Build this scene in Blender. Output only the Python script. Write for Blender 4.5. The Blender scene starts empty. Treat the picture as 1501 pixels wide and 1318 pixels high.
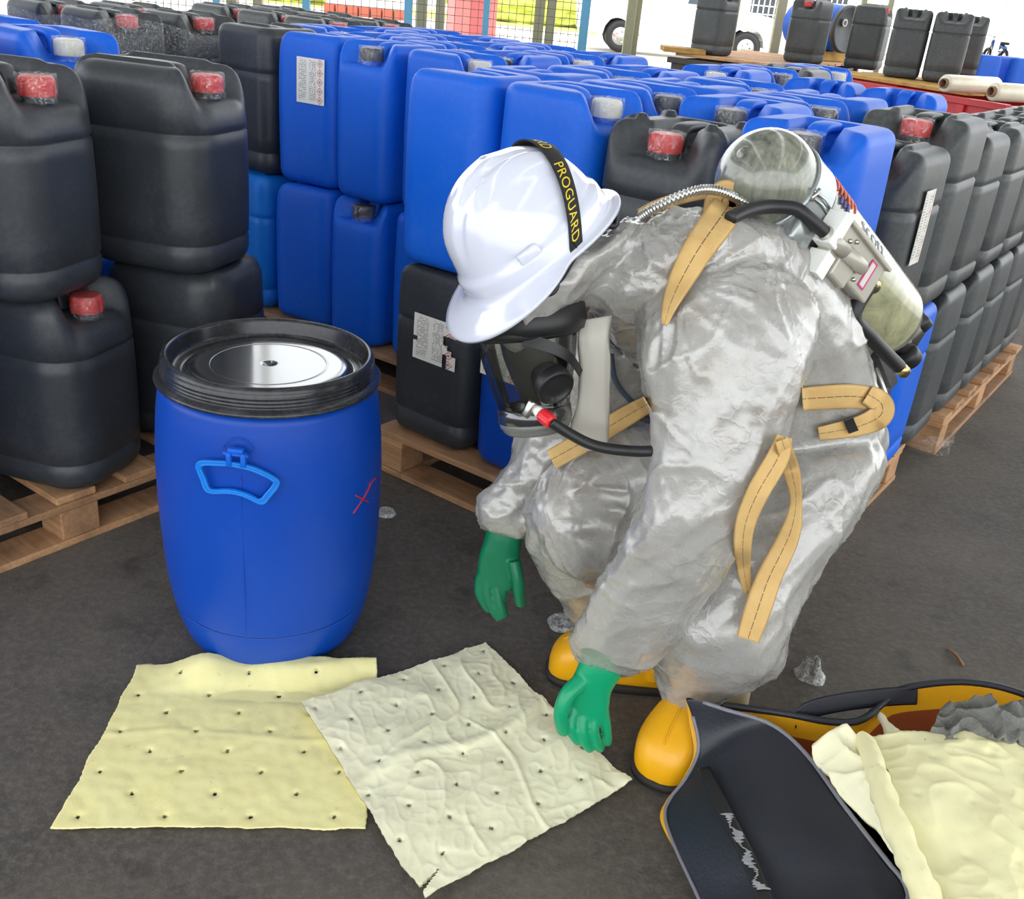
import bpy, bmesh, math, random
import numpy as np
from mathutils import Vector, Matrix
random.seed(7); RNG = np.random.RandomState(7)
SC = bpy.context.scene
COL = SC.collection

# ------------------------------------------------------------------ camera
IMW, IMH, FPX = 1501.0, 1318.0, 1450.0
PITCH, ROLL, CAMH = math.radians(25.2), math.radians(5.5), 1.3
FW = np.array([0, math.cos(PITCH), -math.sin(PITCH)])
_u0 = np.array([0, math.sin(PITCH), math.cos(PITCH)]); _r0 = np.array([1.0, 0, 0])
UP = _u0 * math.cos(ROLL) - _r0 * math.sin(ROLL)
RT = _r0 * math.cos(ROLL) + _u0 * math.sin(ROLL)
CAM = np.array([0, 0, CAMH])
cd = bpy.data.cameras.new('camera'); cam = bpy.data.objects.new('camera', cd); COL.objects.link(cam)
cd.sensor_width = 36.0; cd.lens = FPX / IMW * 36.0; cd.clip_end = 300; cd.clip_start = 0.02
cam.matrix_world = Matrix(((RT[0], UP[0], -FW[0], 0), (RT[1], UP[1], -FW[1], 0), (RT[2], UP[2], -FW[2], CAMH), (0, 0, 0, 1)))
SC.camera = cam

# ------------------------------------------------------------------ world, sun, exposure
wd = bpy.data.worlds.new('overcast_sky'); SC.world = wd; wd.use_nodes = True
_nt = wd.node_tree; _bg = _nt.nodes['Background']
_bg.inputs['Color'].default_value = (0.93, 0.97, 1.0, 1); _bg.inputs['Strength'].default_value = 4.2
SC.view_settings.view_transform = 'Standard'; SC.view_settings.look = 'None'
SC.view_settings.exposure = -0.35; SC.view_settings.gamma = 1.0; SC.view_settings.use_curve_mapping = False
SC.cycles.max_bounces = 8; SC.cycles.transparent_max_bounces = 12

# ------------------------------------------------------------------ pixel helpers: a ray of the photograph meets a plane of the place
def ray(px, py): return FW + RT * (px - IMW / 2) / FPX - UP * (py - IMH / 2) / FPX
def atZ(px, py, z):
    d = ray(px, py); return CAM + d * ((z - CAMH) / d[2])
def atY(px, py, y):
    d = ray(px, py); return CAM + d * (y / d[1])
O2 = np.array([-.39, 2.55]); U2 = np.array([.822, -.569]); V2 = np.array([.569, .822])
ROW_ANG = math.atan2(U2[1], U2[0])
def uv(u, v, z=0.0):
    p = O2 + U2 * u + V2 * v; return np.array([p[0], p[1], z])

# ------------------------------------------------------------------ object helpers
def tag(o, label=None, cat=None, group=None, kind=None):
    if label: o['label'] = label
    if cat: o['category'] = cat
    if group: o['group'] = group
    if kind: o['kind'] = kind
    return o
def empty(name, loc=(0, 0, 0), rz=0.0):
    o = bpy.data.objects.new(name, None); COL.objects.link(o)
    o.empty_display_size = .05; o.location = loc; o.rotation_euler = (0, 0, rz); return o
def mesh(name, V, F, mat=None, smooth=True, uvs=None):
    me = bpy.data.meshes.new(name)
    me.from_pydata([tuple(map(float, v)) for v in V], [], [tuple(int(i) for i in f) for f in F])
    if uvs is not None:
        lay = me.uv_layers.new(name='UVMap'); U = np.asarray(uvs, float)
        idx = np.empty(len(me.loops), int); me.loops.foreach_get('vertex_index', idx)
        lay.data.foreach_set('uv', U[idx].ravel())
    if smooth: me.polygons.foreach_set('use_smooth', [True] * len(me.polygons))
    if mat:
        for m in (mat if isinstance(mat, (list, tuple)) else [mat]): me.materials.append(m)
    me.update(); return me
def link(name, me, parent=None, loc=None):
    o = bpy.data.objects.new(name, me); COL.objects.link(o)
    if parent is not None: o.parent = parent
    if loc is not None: o.location = loc
    return o
def obj(name, V, F, mat=None, parent=None, smooth=True, uvs=None, loc=None):
    return link(name, mesh(name, V, F, mat, smooth, uvs), parent, loc)
def child_world(o, parent):
    """parent a mesh built in world coordinates under an empty that stands elsewhere"""
    o.parent = parent; bpy.context.view_layer.update(); o.matrix_parent_inverse = parent.matrix_world.inverted(); return o
class MB:
    """collects simple solids into one mesh"""
    def __init__(s): s.V = []; s.F = []
    def add(s, V, F):
        b = len(s.V); s.V += [tuple(v) for v in V]; s.F += [tuple(i + b for i in f) for f in F]; return s
    def box(s, c, size, M=None, bev=0.0):
        hx, hy, hz = [a / 2 for a in size]
        if bev <= 0:
            V = [(x, y, z) for x in (-hx, hx) for y in (-hy, hy) for z in (-hz, hz)]
            F = [(0, 1, 3, 2), (4, 6, 7, 5), (0, 4, 5, 1), (2, 3, 7, 6), (0, 2, 6, 4), (1, 5, 7, 3)]
        else:
            bm = bmesh.new(); bmesh.ops.create_cube(bm, size=1.0)
            for v in bm.verts: v.co = Vector((v.co.x * size[0], v.co.y * size[1], v.co.z * size[2]))
            bmesh.ops.bevel(bm, geom=bm.edges[:], offset=bev, segments=2, affect='EDGES', profile=.5)
            bm.verts.index_update(); V = [tuple(v.co) for v in bm.verts]; F = [tuple(v.index for v in f.verts) for f in bm.faces]; bm.free()
        V = [np.array(v) for v in V]
        if M is not None: V = [np.array(M) @ v for v in V]
        return s.add([v + np.array(c) for v in V], F)
    def tube(s, pts, r, n=10, cap=True):
        V, F = tube_vf(pts, r, n, cap); return s.add(V, F)
    def lathe(s, prof, n=32, M=None, c=(0, 0, 0)):
        V, F = lathe_vf(prof, n)
        if M is not None: V = V @ np.array(M).T
        return s.add(V + np.array(c), F)
    def build(s, name, mat, parent=None, smooth=True, loc=None): return obj(name, s.V, s.F, mat, parent, smooth, None, loc)
    def mesh(s, name, mat, smooth=True): return mesh(name, s.V, s.F, mat, smooth)
def norm(v): v = np.asarray(v, float); return v / (np.linalg.norm(v) + 1e-12)
def frames(P):
    P = np.asarray(P, float); n = len(P); T = np.gradient(P, axis=0); T /= np.linalg.norm(T, axis=1)[:, None] + 1e-12
    a = np.array([0, 0, 1.0]) if abs(T[0][2]) < .9 else np.array([1.0, 0, 0])
    N = [norm(np.cross(np.cross(T[0], a), T[0]))]
    for i in range(1, n): N.append(norm(N[-1] - T[i] * (N[-1] @ T[i])))
    N = np.array(N); return T, N, np.cross(T, N)
def tube_vf(pts, r, n=10, cap=True):
    P = np.asarray(pts, float); T, N, B = frames(P); R = np.full(len(P), r, float) if np.isscalar(r) else np.asarray(r, float)
    a = np.linspace(0, 2 * np.pi, n, endpoint=False)
    V = (P[:, None] + R[:, None, None] * (np.cos(a)[None, :, None] * N[:, None] + np.sin(a)[None, :, None] * B[:, None])).reshape(-1, 3)
    F = [(i * n + j, i * n + (j + 1) % n, (i + 1) * n + (j + 1) % n, (i + 1) * n + j) for i in range(len(P) - 1) for j in range(n)]
    if cap: F += [tuple(range(n - 1, -1, -1)), tuple(range((len(P) - 1) * n, len(P) * n))]
    return V, F
def lathe_vf(prof, n=32):
    prof = np.asarray(prof, float); a = np.linspace(0, 2 * np.pi, n, endpoint=False); V = []; F = []; idx = []
    for r, z in prof:
        if r < 1e-6: idx.append([len(V)]); V.append((0, 0, z))
        else:
            idx.append(list(range(len(V), len(V) + n))); V += [(r * math.cos(t), r * math.sin(t), z) for t in a]
    for A, B in zip(idx[:-1], idx[1:]):
        for j in range(n):
            k = (j + 1) % n
            if len(A) == 1 and len(B) == 1: continue
            if len(A) == 1: F.append((A[0], B[k], B[j]))
            elif len(B) == 1: F.append((A[j], A[k], B[0]))
            else: F.append((A[j], A[k], B[k], B[j]))
    return np.array(V), F
def crom(P, m=8):
    """Catmull-Rom through rows of P"""
    P = np.asarray(P, float); n = len(P); out = []
    for i in range(n - 1):
        p0, p1, p2, p3 = P[max(i - 1, 0)], P[i], P[i + 1], P[min(i + 2, n - 1)]
        for t in np.linspace(0, 1, m, endpoint=False):
            out.append(.5 * (2 * p1 + (p2 - p0) * t + (2 * p0 - 5 * p1 + 4 * p2 - p3) * t * t + (3 * p1 - p0 - 3 * p2 + p3) * t ** 3))
    out.append(P[-1]); return np.array(out)
def sstep(a, b, x):
    t = np.clip((np.asarray(x, float) - a) / (b - a), 0, 1); return t * t * (3 - 2 * t)
def rotz(a): return np.array([[math.cos(a), -math.sin(a), 0], [math.sin(a), math.cos(a), 0], [0, 0, 1]])
def basis(x, y, z): return np.stack([x, y, z], axis=1)
# vectorised gradient noise
_perm = np.random.RandomState(3).permutation(256); _perm = np.concatenate([_perm, _perm, _perm])
_g = np.random.RandomState(4).normal(size=(256, 3)); _g /= np.linalg.norm(_g, axis=1)[:, None]
def noise3(p):
    p = np.asarray(p, float); i = np.floor(p).astype(int); f = p - i; w = f * f * f * (f * (f * 6 - 15) + 10); i &= 255; r = 0
    for dx in (0, 1):
        for dy in (0, 1):
            for dz in (0, 1):
                h = _perm[_perm[_perm[(i[:, 0] + dx) & 255] + ((i[:, 1] + dy) & 255)] + ((i[:, 2] + dz) & 255)]
                d = (_g[h] * (f - np.array([dx, dy, dz]))).sum(1)
                r = r + d * (w[:, 0] if dx else 1 - w[:, 0]) * (w[:, 1] if dy else 1 - w[:, 1]) * (w[:, 2] if dz else 1 - w[:, 2])
    return r * 1.6
def ridged(p, k=2.0): return (1 - np.clip(np.abs(noise3(p)) * 1.6, 0, 1)) ** k

# ------------------------------------------------------------------ materials
def lin(c): return tuple((x / 12.92 if x <= .04045 else ((x + .055) / 1.055) ** 2.4) for x in [v / 255 for v in c]) + (1.0,)
class NT:
    def __init__(s, name):
        s.m = bpy.data.materials.new(name); s.m.use_nodes = True; s.t = s.m.node_tree; s.p = s.t.nodes['Principled BSDF']; s.out = s.t.nodes['Material Output']
    def n(s, typ, **kw):
        n = s.t.nodes.new('ShaderNode' + typ)
        for k, v in kw.items():
            if k in n.inputs.keys() if isinstance(k, str) else False: n.inputs[k].default_value = v
            else: setattr(n, k, v)
        return n
    def l(s, a, b): s.t.links.new(a, b)
    def coord(s, kind='Object', scale=(1, 1, 1)):
        tc = s.n('TexCoord'); mp = s.n('Mapping'); mp.inputs['Scale'].default_value = scale; s.l(tc.outputs[kind], mp.inputs['Vector']); return mp.outputs['Vector']
    def noise(s, vec, scale, detail=3, rough=.5, dist=0.0):
        n = s.n('TexNoise'); n.inputs['Scale'].default_value = scale; n.inputs['Detail'].default_value = detail; n.inputs['Roughness'].default_value = rough
        n.inputs['Distortion'].default_value = dist; s.l(vec, n.inputs['Vector']); return n.outputs['Fac']
    def ramp(s, fac, stops):
        r = s.n('ValToRGB'); e = r.color_ramp.elements
        while len(e) < len(stops): e.new(0.5)
        for el, (p, c) in zip(e, stops): el.position = p; el.color = c if len(c) == 4 else lin(c)
        s.l(fac, r.inputs['Fac']); return r.outputs['Color']
    def mix(s, fac, a, b):
        m = s.n('Mix'); m.data_type = 'RGBA'
        for sock, v in ((m.inputs[0], fac), (m.inputs[6], a), (m.inputs[7], b)):
            if hasattr(v, 'is_output') or hasattr(v, 'links'): s.l(v, sock)
            else: sock.default_value = v
        return m.outputs[2]
    def math(s, op, a, b=None, c=None):
        m = s.n('Math'); m.operation = op
        for i, v in enumerate((a, b, c)):
            if v is None: continue
            if hasattr(v, 'links'): s.l(v, m.inputs[i])
            else: m.inputs[i].default_value = v
        return m.outputs[0]
    def bump(s, h, strength=.3, dist=.005, prev=None):
        b = s.n('Bump'); b.inputs['Strength'].default_value = strength; b.inputs['Distance'].default_value = dist; s.l(h, b.inputs['Height'])
        if prev is not None: s.l(prev, b.inputs['Normal'])
        return b.outputs['Normal']
    def set(s, **kw):
        for k, v in kw.items():
            sock = s.p.inputs[k.replace('_', ' ')]
            if hasattr(v, 'links'): s.l(v, sock)
            else: sock.default_value = v
        return s
def G(v): return (v, v, v, 1)
def plastic(name, c, rough=.42, dust=.12, dustc=(150, 150, 152), bump=.12, spec=.5, scuff=70):
    t = NT(name); v = t.coord('Object'); n1 = t.noise(v, 6, 5, .6); n2 = t.noise(v, scuff, 3, .6, .5)
    fac = t.ramp(t.math('MULTIPLY', n1, n2), [(.2, G(0)), (.48, G(dust))])
    vary = t.mix(t.noise(v, 2.5, 2), tuple(x * .86 for x in lin(c)[:3]) + (1,), tuple(min(1, x * 1.12) for x in lin(c)[:3]) + (1,))
    t.set(Base_Color=t.mix(fac, vary, lin(dustc)), Roughness=t.math('ADD', t.math('MULTIPLY', n1, .22), rough - .1), Specular_IOR_Level=spec)
    t.set(Normal=t.bump(t.noise(v, 160, 2), bump, .0006)); return t.m
def simple(name, c, rough=.5, metal=0.0, bump=0, bscale=80, coat=0, var=.12):
    t = NT(name); v = t.coord('Object'); n = t.noise(v, bscale * .2, 3)
    t.set(Base_Color=t.mix(n, tuple(x * (1 - var) for x in lin(c)[:3]) + (1,), tuple(min(1, x * (1 + var)) for x in lin(c)[:3]) + (1,)), Roughness=rough, Metallic=metal, Coat_Weight=coat)
    if bump: t.set(Normal=t.bump(t.noise(v, bscale, 4), bump, .002))
    return t.m
M = {}
M['blue'] = plastic('blue_plastic', (2, 92, 208), .46, .10, (110, 150, 215), spec=.32)
M['blue_deep'] = plastic('deep_blue_plastic', (2, 66, 168), .38, .05, (60, 100, 180), bump=.08, spec=.35)
M['blue_light'] = plastic('light_blue_plastic', (4, 118, 216), .42, .08, (120, 170, 225), spec=.35)
M['black'] = plastic('black_plastic', (46, 49, 54), .42, .14, (120, 124, 130))
M['grey_black'] = plastic('weathered_black_plastic', (58, 61, 62), .46, .2, (140, 140, 136))
M['lid_black'] = plastic('lid_black_plastic', (34, 35, 38), .14, .16, (120, 124, 132), bump=.03, spec=1.0)
M['lid_rim'] = plastic('lid_rim_plastic', (34, 35, 38), .24, .16, (120, 124, 132), bump=.05); M['lid_black'].node_tree.nodes['Principled BSDF'].inputs['Coat Weight'].default_value = 1.0; M['lid_black'].node_tree.nodes['Principled BSDF'].inputs['Coat Roughness'].default_value = .08
M['red_cap'] = plastic('red_cap_plastic', (196, 44, 44), .35, .15, (220, 170, 165))
M['black_cap'] = plastic('black_cap_plastic', (52, 52, 52), .35, .3, (180, 178, 170))
M['white_cap'] = plastic('white_cap_plastic', (206, 204, 194), .4, .2, (160, 155, 140))
M['rubber'] = simple('black_rubber', (26, 26, 28), .45, 0, .1, 120)
M['steel'] = simple('steel', (190, 190, 185), .28, 1.0)
M['brass'] = simple('brass', (196, 176, 120), .3, 1.0)
M['red_steel'] = plastic('red_painted_steel', (196, 40, 48), .4, .15, (170, 110, 100))
M['red_knob'] = simple('red_knob_plastic', (214, 40, 50), .3)
M['white_plain'] = simple('white_paint', (236, 236, 232), .4)
M['dark'] = simple('dark_interior', (14, 14, 16), .6)
def film():
    t = NT('stretch_film'); v = t.coord('Object'); n = t.noise(v, 120, 4, .7, 1.0)
    tr = t.n('BsdfTransparent'); gl = t.n('BsdfGlossy'); gl.inputs['Roughness'].default_value = .18; gl.inputs['Color'].default_value = (.9, .9, .9, 1)
    df = t.n('BsdfDiffuse'); df.inputs['Color'].default_value = (.85, .85, .83, 1)
    a = t.n('MixShader'); b = t.n('MixShader'); a.inputs[0].default_value = .2
    t.l(gl.outputs[0], a.inputs[1]); t.l(df.outputs[0], a.inputs[2]); t.l(t.ramp(n, [(.5, G(.06)), (.7, G(.5))]), b.inputs[0]); t.l(tr.outputs[0], b.inputs[1]); t.l(a.outputs[0], b.inputs[2])
    bp = t.bump(n, .8, .004); t.l(bp, gl.inputs['Normal']); t.l(b.outputs[0], t.out.inputs['Surface']); return t.m
M['film'] = film()
def wood(name, c1, c2):
    t = NT(name); v = t.coord('Object', (3, 40, 40)); n = t.noise(v, 2.2, 4, .6, .6); oi = t.n('ObjectInfo')
    c = t.ramp(n, [(.3, c1), (.7, c2)]); c = t.mix(t.math('MULTIPLY', oi.outputs['Random'], .45), c, lin((96, 70, 50)))
    t.set(Base_Color=t.mix(t.ramp(t.noise(t.coord('Object'), 9, 4), [(.5, G(0)), (.75, G(.6))]), c, lin((70, 55, 44))), Roughness=.75, Normal=t.bump(n, .4, .002)); return t.m
M['wood'] = wood('pallet_wood', (176, 128, 88), (206, 162, 118))
M['wood_new'] = wood('fresh_wood', (206, 160, 92), (226, 186, 120))
def label_mat():
    t = NT('printed_label'); tc = t.n('TexCoord'); sep = t.n('SeparateXYZ'); t.l(tc.outputs['UV'], sep.inputs[0]); x, y = sep.outputs[0], sep.outputs[1]
    rows = t.math('GREATER_THAN', t.math('FRACT', t.math('MULTIPLY', y, 26)), .48)
    mp = t.n('Mapping'); mp.inputs['Scale'].default_value = (38, 26, 1); t.l(tc.outputs['UV'], mp.inputs[0])
    wn = t.n('TexWhiteNoise'); wn.noise_dimensions = '2D'; fl = t.n('VectorMath'); fl.operation = 'FLOOR'; t.l(mp.outputs[0], fl.inputs[0]); t.l(fl.outputs[0], wn.inputs['Vector'])
    words = t.math('GREATER_THAN', wn.outputs['Value'], .28)
    incol = t.math('MULTIPLY', t.math('GREATER_THAN', x, .07), t.math('LESS_THAN', x, .70))
    gap = t.math('GREATER_THAN', t.math('ABSOLUTE', t.math('SUBTRACT', x, .40)), .05)
    iny = t.math('MULTIPLY', t.math('GREATER_THAN', y, .07), t.math('LESS_THAN', y, .95))
    txt = t.math('MULTIPLY', t.math('MULTIPLY', t.math('MULTIPLY', rows, words), t.math('MULTIPLY', incol, iny)), t.math('MULTIPLY', gap, .62))
    fx = t.math('ABSOLUTE', t.math('DIVIDE', t.math('SUBTRACT', x, .84), .11)); fy = t.math('ABSOLUTE', t.math('MULTIPLY', t.math('SUBTRACT', t.math('FRACT', t.math('MULTIPLY', y, 5)), .5), 2.1))
    d = t.math('ADD', fx, fy); dia = t.math('MULTIPLY', t.math('LESS_THAN', d, 1.0), t.math('GREATER_THAN', d, .72))
    core = t.math('MULTIPLY', t.math('LESS_THAN', d, .4), .7)
    c = t.mix(txt, lin((224, 222, 214)), lin((70, 70, 74))); c = t.mix(t.math('MULTIPLY', dia, .85), c, lin((206, 60, 56))); c = t.mix(core, c, lin((60, 60, 62)))
    t.set(Base_Color=c, Roughness=.4); return t.m
M['label'] = label_mat()
def floor_mat():
    t = NT('dark_asphalt'); v = t.coord('Object'); n1 = t.noise(v, 1.3, 6, .65); n2 = t.noise(v, 60, 5, .75); n3 = t.noise(v, 9, 5, .7)
    c = t.ramp(n1, [(.3, (64, 61, 58)), (.7, (102, 95, 87))]); c = t.mix(t.ramp(n2, [(.45, G(0)), (.72, G(.55))]), c, lin((122, 115, 106)))
    c = t.mix(t.ramp(n3, [(.28, G(.6)), (.46, G(0))]), c, lin((38, 36, 35)))
    t.set(Base_Color=c, Roughness=t.ramp(n3, [(.3, G(.62)), (.7, G(.92))]), Specular_IOR_Level=.35, Normal=t.bump(n2, .55, .004, t.bump(n3, .3, .01))); return t.m
M['floor'] = floor_mat()
M['yard'] = simple('pale_concrete', (214, 208, 196), .9, 0, .2, 20)
M['grass'] = simple('grass', (206, 206, 110), .9, 0, .4, 30, var=.4)
M['hedge'] = simple('hedge_leaves', (190, 196, 96), .9, 0, .8, 12, var=.5)
M['roof'] = simple('roof_sheet', (176, 178, 176), .6)
# ------------------------------------------------------------------ the setting
def slab(name, x0, x1, y0, y1, z0, z1, mat):
    o = MB().box(((x0 + x1) / 2, (y0 + y1) / 2, (z0 + z1) / 2), (x1 - x0, y1 - y0, z1 - z0)).build(name, mat, smooth=False)
    return tag(o, kind='structure')
slab('floor', -9, 9, -5, 10.9, -.2, 0, M['floor'])
slab('trim_1', -140, 140, 10.9, 160, -.25, -.02, M['yard'])
o = slab('trim_2', -140, 140, -60, 10.9, -.3, -.21, M['yard'])
# shed roof with open skylight strips, well above the picture
strips = [(-9, -6.0), (-5.6, -2.4), (-2.0, 1.2), (1.6, 4.8), (5.2, 9)]
m_ = MB()
for a, b in strips: m_.box(((a + b) / 2, 2.5, 5.2), (b - a, 14.6, .06))
for y in (-4.6, -1, 2.6, 6.2, 9.7): m_.box((0, y, 5.08), (18, .12, .16))
tag(m_.build('ceiling', M['roof'], smooth=False), kind='structure')
M['post_blue'] = simple('blue_post_paint', (96, 160, 196), .5); M['post_olive'] = simple('olive_paint_with_glare', (160, 156, 126), .6)  # olive lightened: glare from outside is put into the colour
FY = 10.4
def post_at(px, y, w, mat, name, label, h=5.0, d=None):
    b = atY(px, 30, y); o = MB().box((0, 0, h / 2), (w, d or w, h), None, w * .12)
    o.box((0, 0, .01), (w * 1.9, w * 1.9, .02)); r = o.build(name, mat, smooth=False, loc=(b[0], y, 0)); return tag(r, label, 'post', kind='structure' if False else None)
for i, (px, w) in enumerate([(318, .06), (449, .07), (598, .075), (712, .06), (857, .085)]):
    ords = ['far left of the back fence behind wrapped cans', 'right of the wrapped pallets', 'left of two olive columns', 'right of the red booth', 'at the right end of the wire fence']
    tag(post_at(px, FY, w, M['post_blue'], 'fence_post', 'blue steel fence post ' + ords[i], 2.6), group='blue fence posts')
for i, (px, w, y) in enumerate([(341, .1, 10.7), (379, .09, 10.7), (618, .1, 10.7), (645, .09, 10.7), (790, .1, 10.7), (807, .09, 10.7), (924, .09, 10.7), (934, .06, 10.75), (1073, .1, 10.7), (1142, .09, 10.7), (1200, .07, 10.7)]):
    ords = ['left one behind the wrapped black cans', 'right one behind the wrapped black cans', 'beside the blue post behind the blue cans', 'left of the red booth', 'left one of the pair at the fence end', 'right one of the pair at the fence end',
            'crossing the rear wheel of the pickup', 'close beside the column at the pickup wheel', 'right of the first standing black can', 'in front of the grilled building', 'behind the lying blue drum'][i]
    tag(post_at(px, y, w, M['post_olive'], 'roof_column', 'olive steel roof column ' + ords), group='olive roof columns')
t = empty('gate_frame', tuple(atY(1283, 20, 10.7) * np.array([1, 1, 0]))); tag(t, 'grey steel frame of two uprights with a crossbar behind standing cans', 'frame')
for sx in (-.13, .13): MB().box((sx, 0, 1.6), (.05, .05, 3.2), None, .006).build('upright', M['post_olive'], t, False)
for z in (1.39, 2.3): MB().box((0, 0, z), (.26, .04, .05), None, .006).build('crossbar', M['post_olive'], t, False)
# welded wire fence: one panel between two posts
xs = [atY(p, 30, FY)[0] for p in (175, 318, 449, 598, 712, 857)]
M['wire'] = simple('fence_wire', (110, 105, 96), .5)
for i in range(len(xs) - 1):
    m_ = MB(); a, b = xs[i], xs[i + 1]; n = max(2, int((b - a) / .072))
    for k in range(n + 1):
        x = a + (b - a) * k / n; m_.box((x, FY, 1.25), (.006, .006, 2.3))
    for k in range(33): m_.box(((a + b) / 2, FY + .006, .12 + k * .07), (b - a, .006, .006))
    o = m_.build('wire_fence_panel', M['wire'], smooth=False)
    tag(o, 'welded wire fence panel ' + ['at the far left, behind the wrapped black cans', 'behind the second wrapped pallet', 'in front of the yellow-green verge', 'in front of the red booth', 'left of the white pickup'][i], 'fence', 'wire fence panels')
# ------------------------------------------------------------------ beyond the shed
o = MB().box((-7, 40, -.005), (17, 9, .02)).build('lawn', M['grass'], smooth=False); tag(o, 'sunlit yellow-green grass verge beyond the wire fence', 'grass', kind='stuff')
def bush(name, c, r, label, seed):
    bm = bmesh.new(); bmesh.ops.create_icosphere(bm, subdivisions=4, radius=1.0); V = np.array([v.co[:] for v in bm.verts]); F = [tuple(v.index for v in f.verts) for f in bm.faces]; bm.free()
    V = V * (1 + .22 * noise3(V * 2.2 + seed)[:, None] + .16 * noise3(V * 6 + seed)[:, None]) * np.array(r); V[:, 2] = np.maximum(V[:, 2], -r[2] * .7)
    o = obj(name, V, F, M['hedge'], None, False, loc=(c[0], c[1], c[2] + r[2] * .7)); return tag(o, label, 'hedge', 'bushes on the grass verge')
bush('hedge', (-8.6, 38, 0), (2.6, 1.2, .9), 'bright yellow-green hedge left of the white wall', 1.0)
bush('hedge', (-1.2, 39, 0), (2.9, 1.2, .8), 'bright yellow-green hedge right of the red booth', 5.0)
def booth():
    b = atY(690, 45, 24); t = empty('booth', (b[0], 24, 0), .25); tag(t, 'small red booth with a pitched roof beyond the fence', 'booth')
    MB().box((0, 0, .55), (.95, 1.0, 1.1), None, .02).build('wall', simple('booth_red_with_haze', (210, 112, 108), .6), t, False)  # red paled, the overexposed haze outdoors is painted into it
    V = [(-.65, -.7, 1.1), (.65, -.7, 1.1), (.65, .7, 1.1), (-.65, .7, 1.1), (-.65, 0, 1.5), (.65, 0, 1.5)]
    obj('roof', V, [(0, 1, 5, 4), (2, 3, 4, 5), (0, 4, 3), (1, 2, 5), (0, 3, 2, 1)], simple('booth_roof', (170, 84, 80), .6), t, False)
    MB().box((.1, -.51, .5), (.4, .03, .95), None, .008).build('door', simple('booth_door', (186, 84, 84), .5), t, False)
booth()
t = empty('garden_wall', (-5.6, 32, -.02)); tag(t, 'low white wall with a red brick foot beyond the fence', 'wall')
MB().box((0, .2, .85), (2.4, .2, 1.7), None, .02).build('panel', M['white_plain'], t, False)
for k in range(7): MB().box((-1.05 + k * .35, -.05, .14), (.3, .28, .28), None, .02).build('brick', simple('foot_brick', (186, 92, 70), .8), t, False)
# white pickup seen side-on
def pickup():
    x0 = atY(905, 60, 26.5)[0]; x1 = atY(1083, 70, 26.5)[0]; t = empty('pickup_truck', ((x0 + x1) / 2, 26.5, 0)); wb = x1 - x0
    tag(t, 'white pickup truck parked side-on outside behind the cans', 'truck')
    h = wb / 2
    prof = [(-h - 1.05, .45), (-h - 1.1, 1.05), (-h - .95, 1.12), (-.35, 1.14), (-.05, 1.72), (.3, 1.8), (h - .9, 1.78), (h - .35, 1.2), (h + .5, 1.06), (h + .85, .9), (h + .95, .55), (h + .9, .38)]
    wheels = []
    for cx in (h, -h): wheels += [(cx + .45 * math.cos(a), .36 + .45 * math.sin(a)) for a in np.linspace(.05, math.pi - .05, 9)]
    P = prof + wheels; n = len(P); V = []; F = []
    for y, s in ((-.86, 1), (-.92, 2), (.92, 2), (.86, 1)):
        for x, z in P: V.append((x * (.985 if s == 1 else 1), y, z if s == 2 else .02 + z * .985))
    for k in range(3): F += [(k * n + i, k * n + (i + 1) % n, (k + 1) * n + (i + 1) % n, (k + 1) * n + i) for i in range(n)]
    F += [tuple(range(n - 1, -1, -1)), tuple(range(3 * n, 4 * n))]
    wp = simple('white_car_paint', (240, 240, 240), .25, coat=.5)
    obj('car_body', V, F, wp, t, False)
    gm = simple('car_glass', (60, 70, 78), .08)
    for nm, q in (('side_window', [(-.02, 1.2), (.1, 1.62), (.34, 1.7), (.34, 1.2)]), ('side_window', [(.42, 1.2), (.42, 1.7), (h - .95, 1.68), (h - .55, 1.22)])):
        b = MB(); V = [(x, y, z) for y in (-.935, -.915) for x, z in q]; b.add(V, [(0, 1, 2, 3), (7, 6, 5, 4), (0, 4, 5, 1), (1, 5, 6, 2), (2, 6, 7, 3), (3, 7, 4, 0)]); b.build(nm, gm, t, False)
    for cx in (-h, h):
        for sy in (-.8, .8):
            R = basis(np.array([1, 0, 0]), np.array([0, 0, 1.]), np.array([0, -1., 0]))
            w = MB().lathe([(.0, .09), (.2, .1), (.22, .12), (.33, .11), (.36, .06), (.36, -.06), (.33, -.11), (0, -.1)], 28, R).build('wheel', M['rubber'], t, True, (cx, sy, .36))
            hub = MB().lathe([(0, .13), (.07, .13), (.08, .11), (.2, .115), (.205, .10)], 24, R)
            for k in range(5):
                a = k * 2 * math.pi / 5; hub.box((.13 * math.cos(a), -.125, .13 * math.sin(a)), (.05, .02, .05), None, .008)
            hub.build('hubcap', M['steel'], w)
    MB().box((h + .88, -.7, .72), (.1, .3, .14), None, .03).build('headlamp', simple('lamp_glass', (200, 206, 210), .1), t)
    for k in range(4): MB().box((h + .95, 0, .55 + k * .09), (.04, 1.1, .04), None, .01).build('grille_bar', M['dark'], t)
    MB().box((h + .93, 0, .42), (.16, 1.7, .16), None, .04).build('bumper', wp, t)
pickup()
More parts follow.
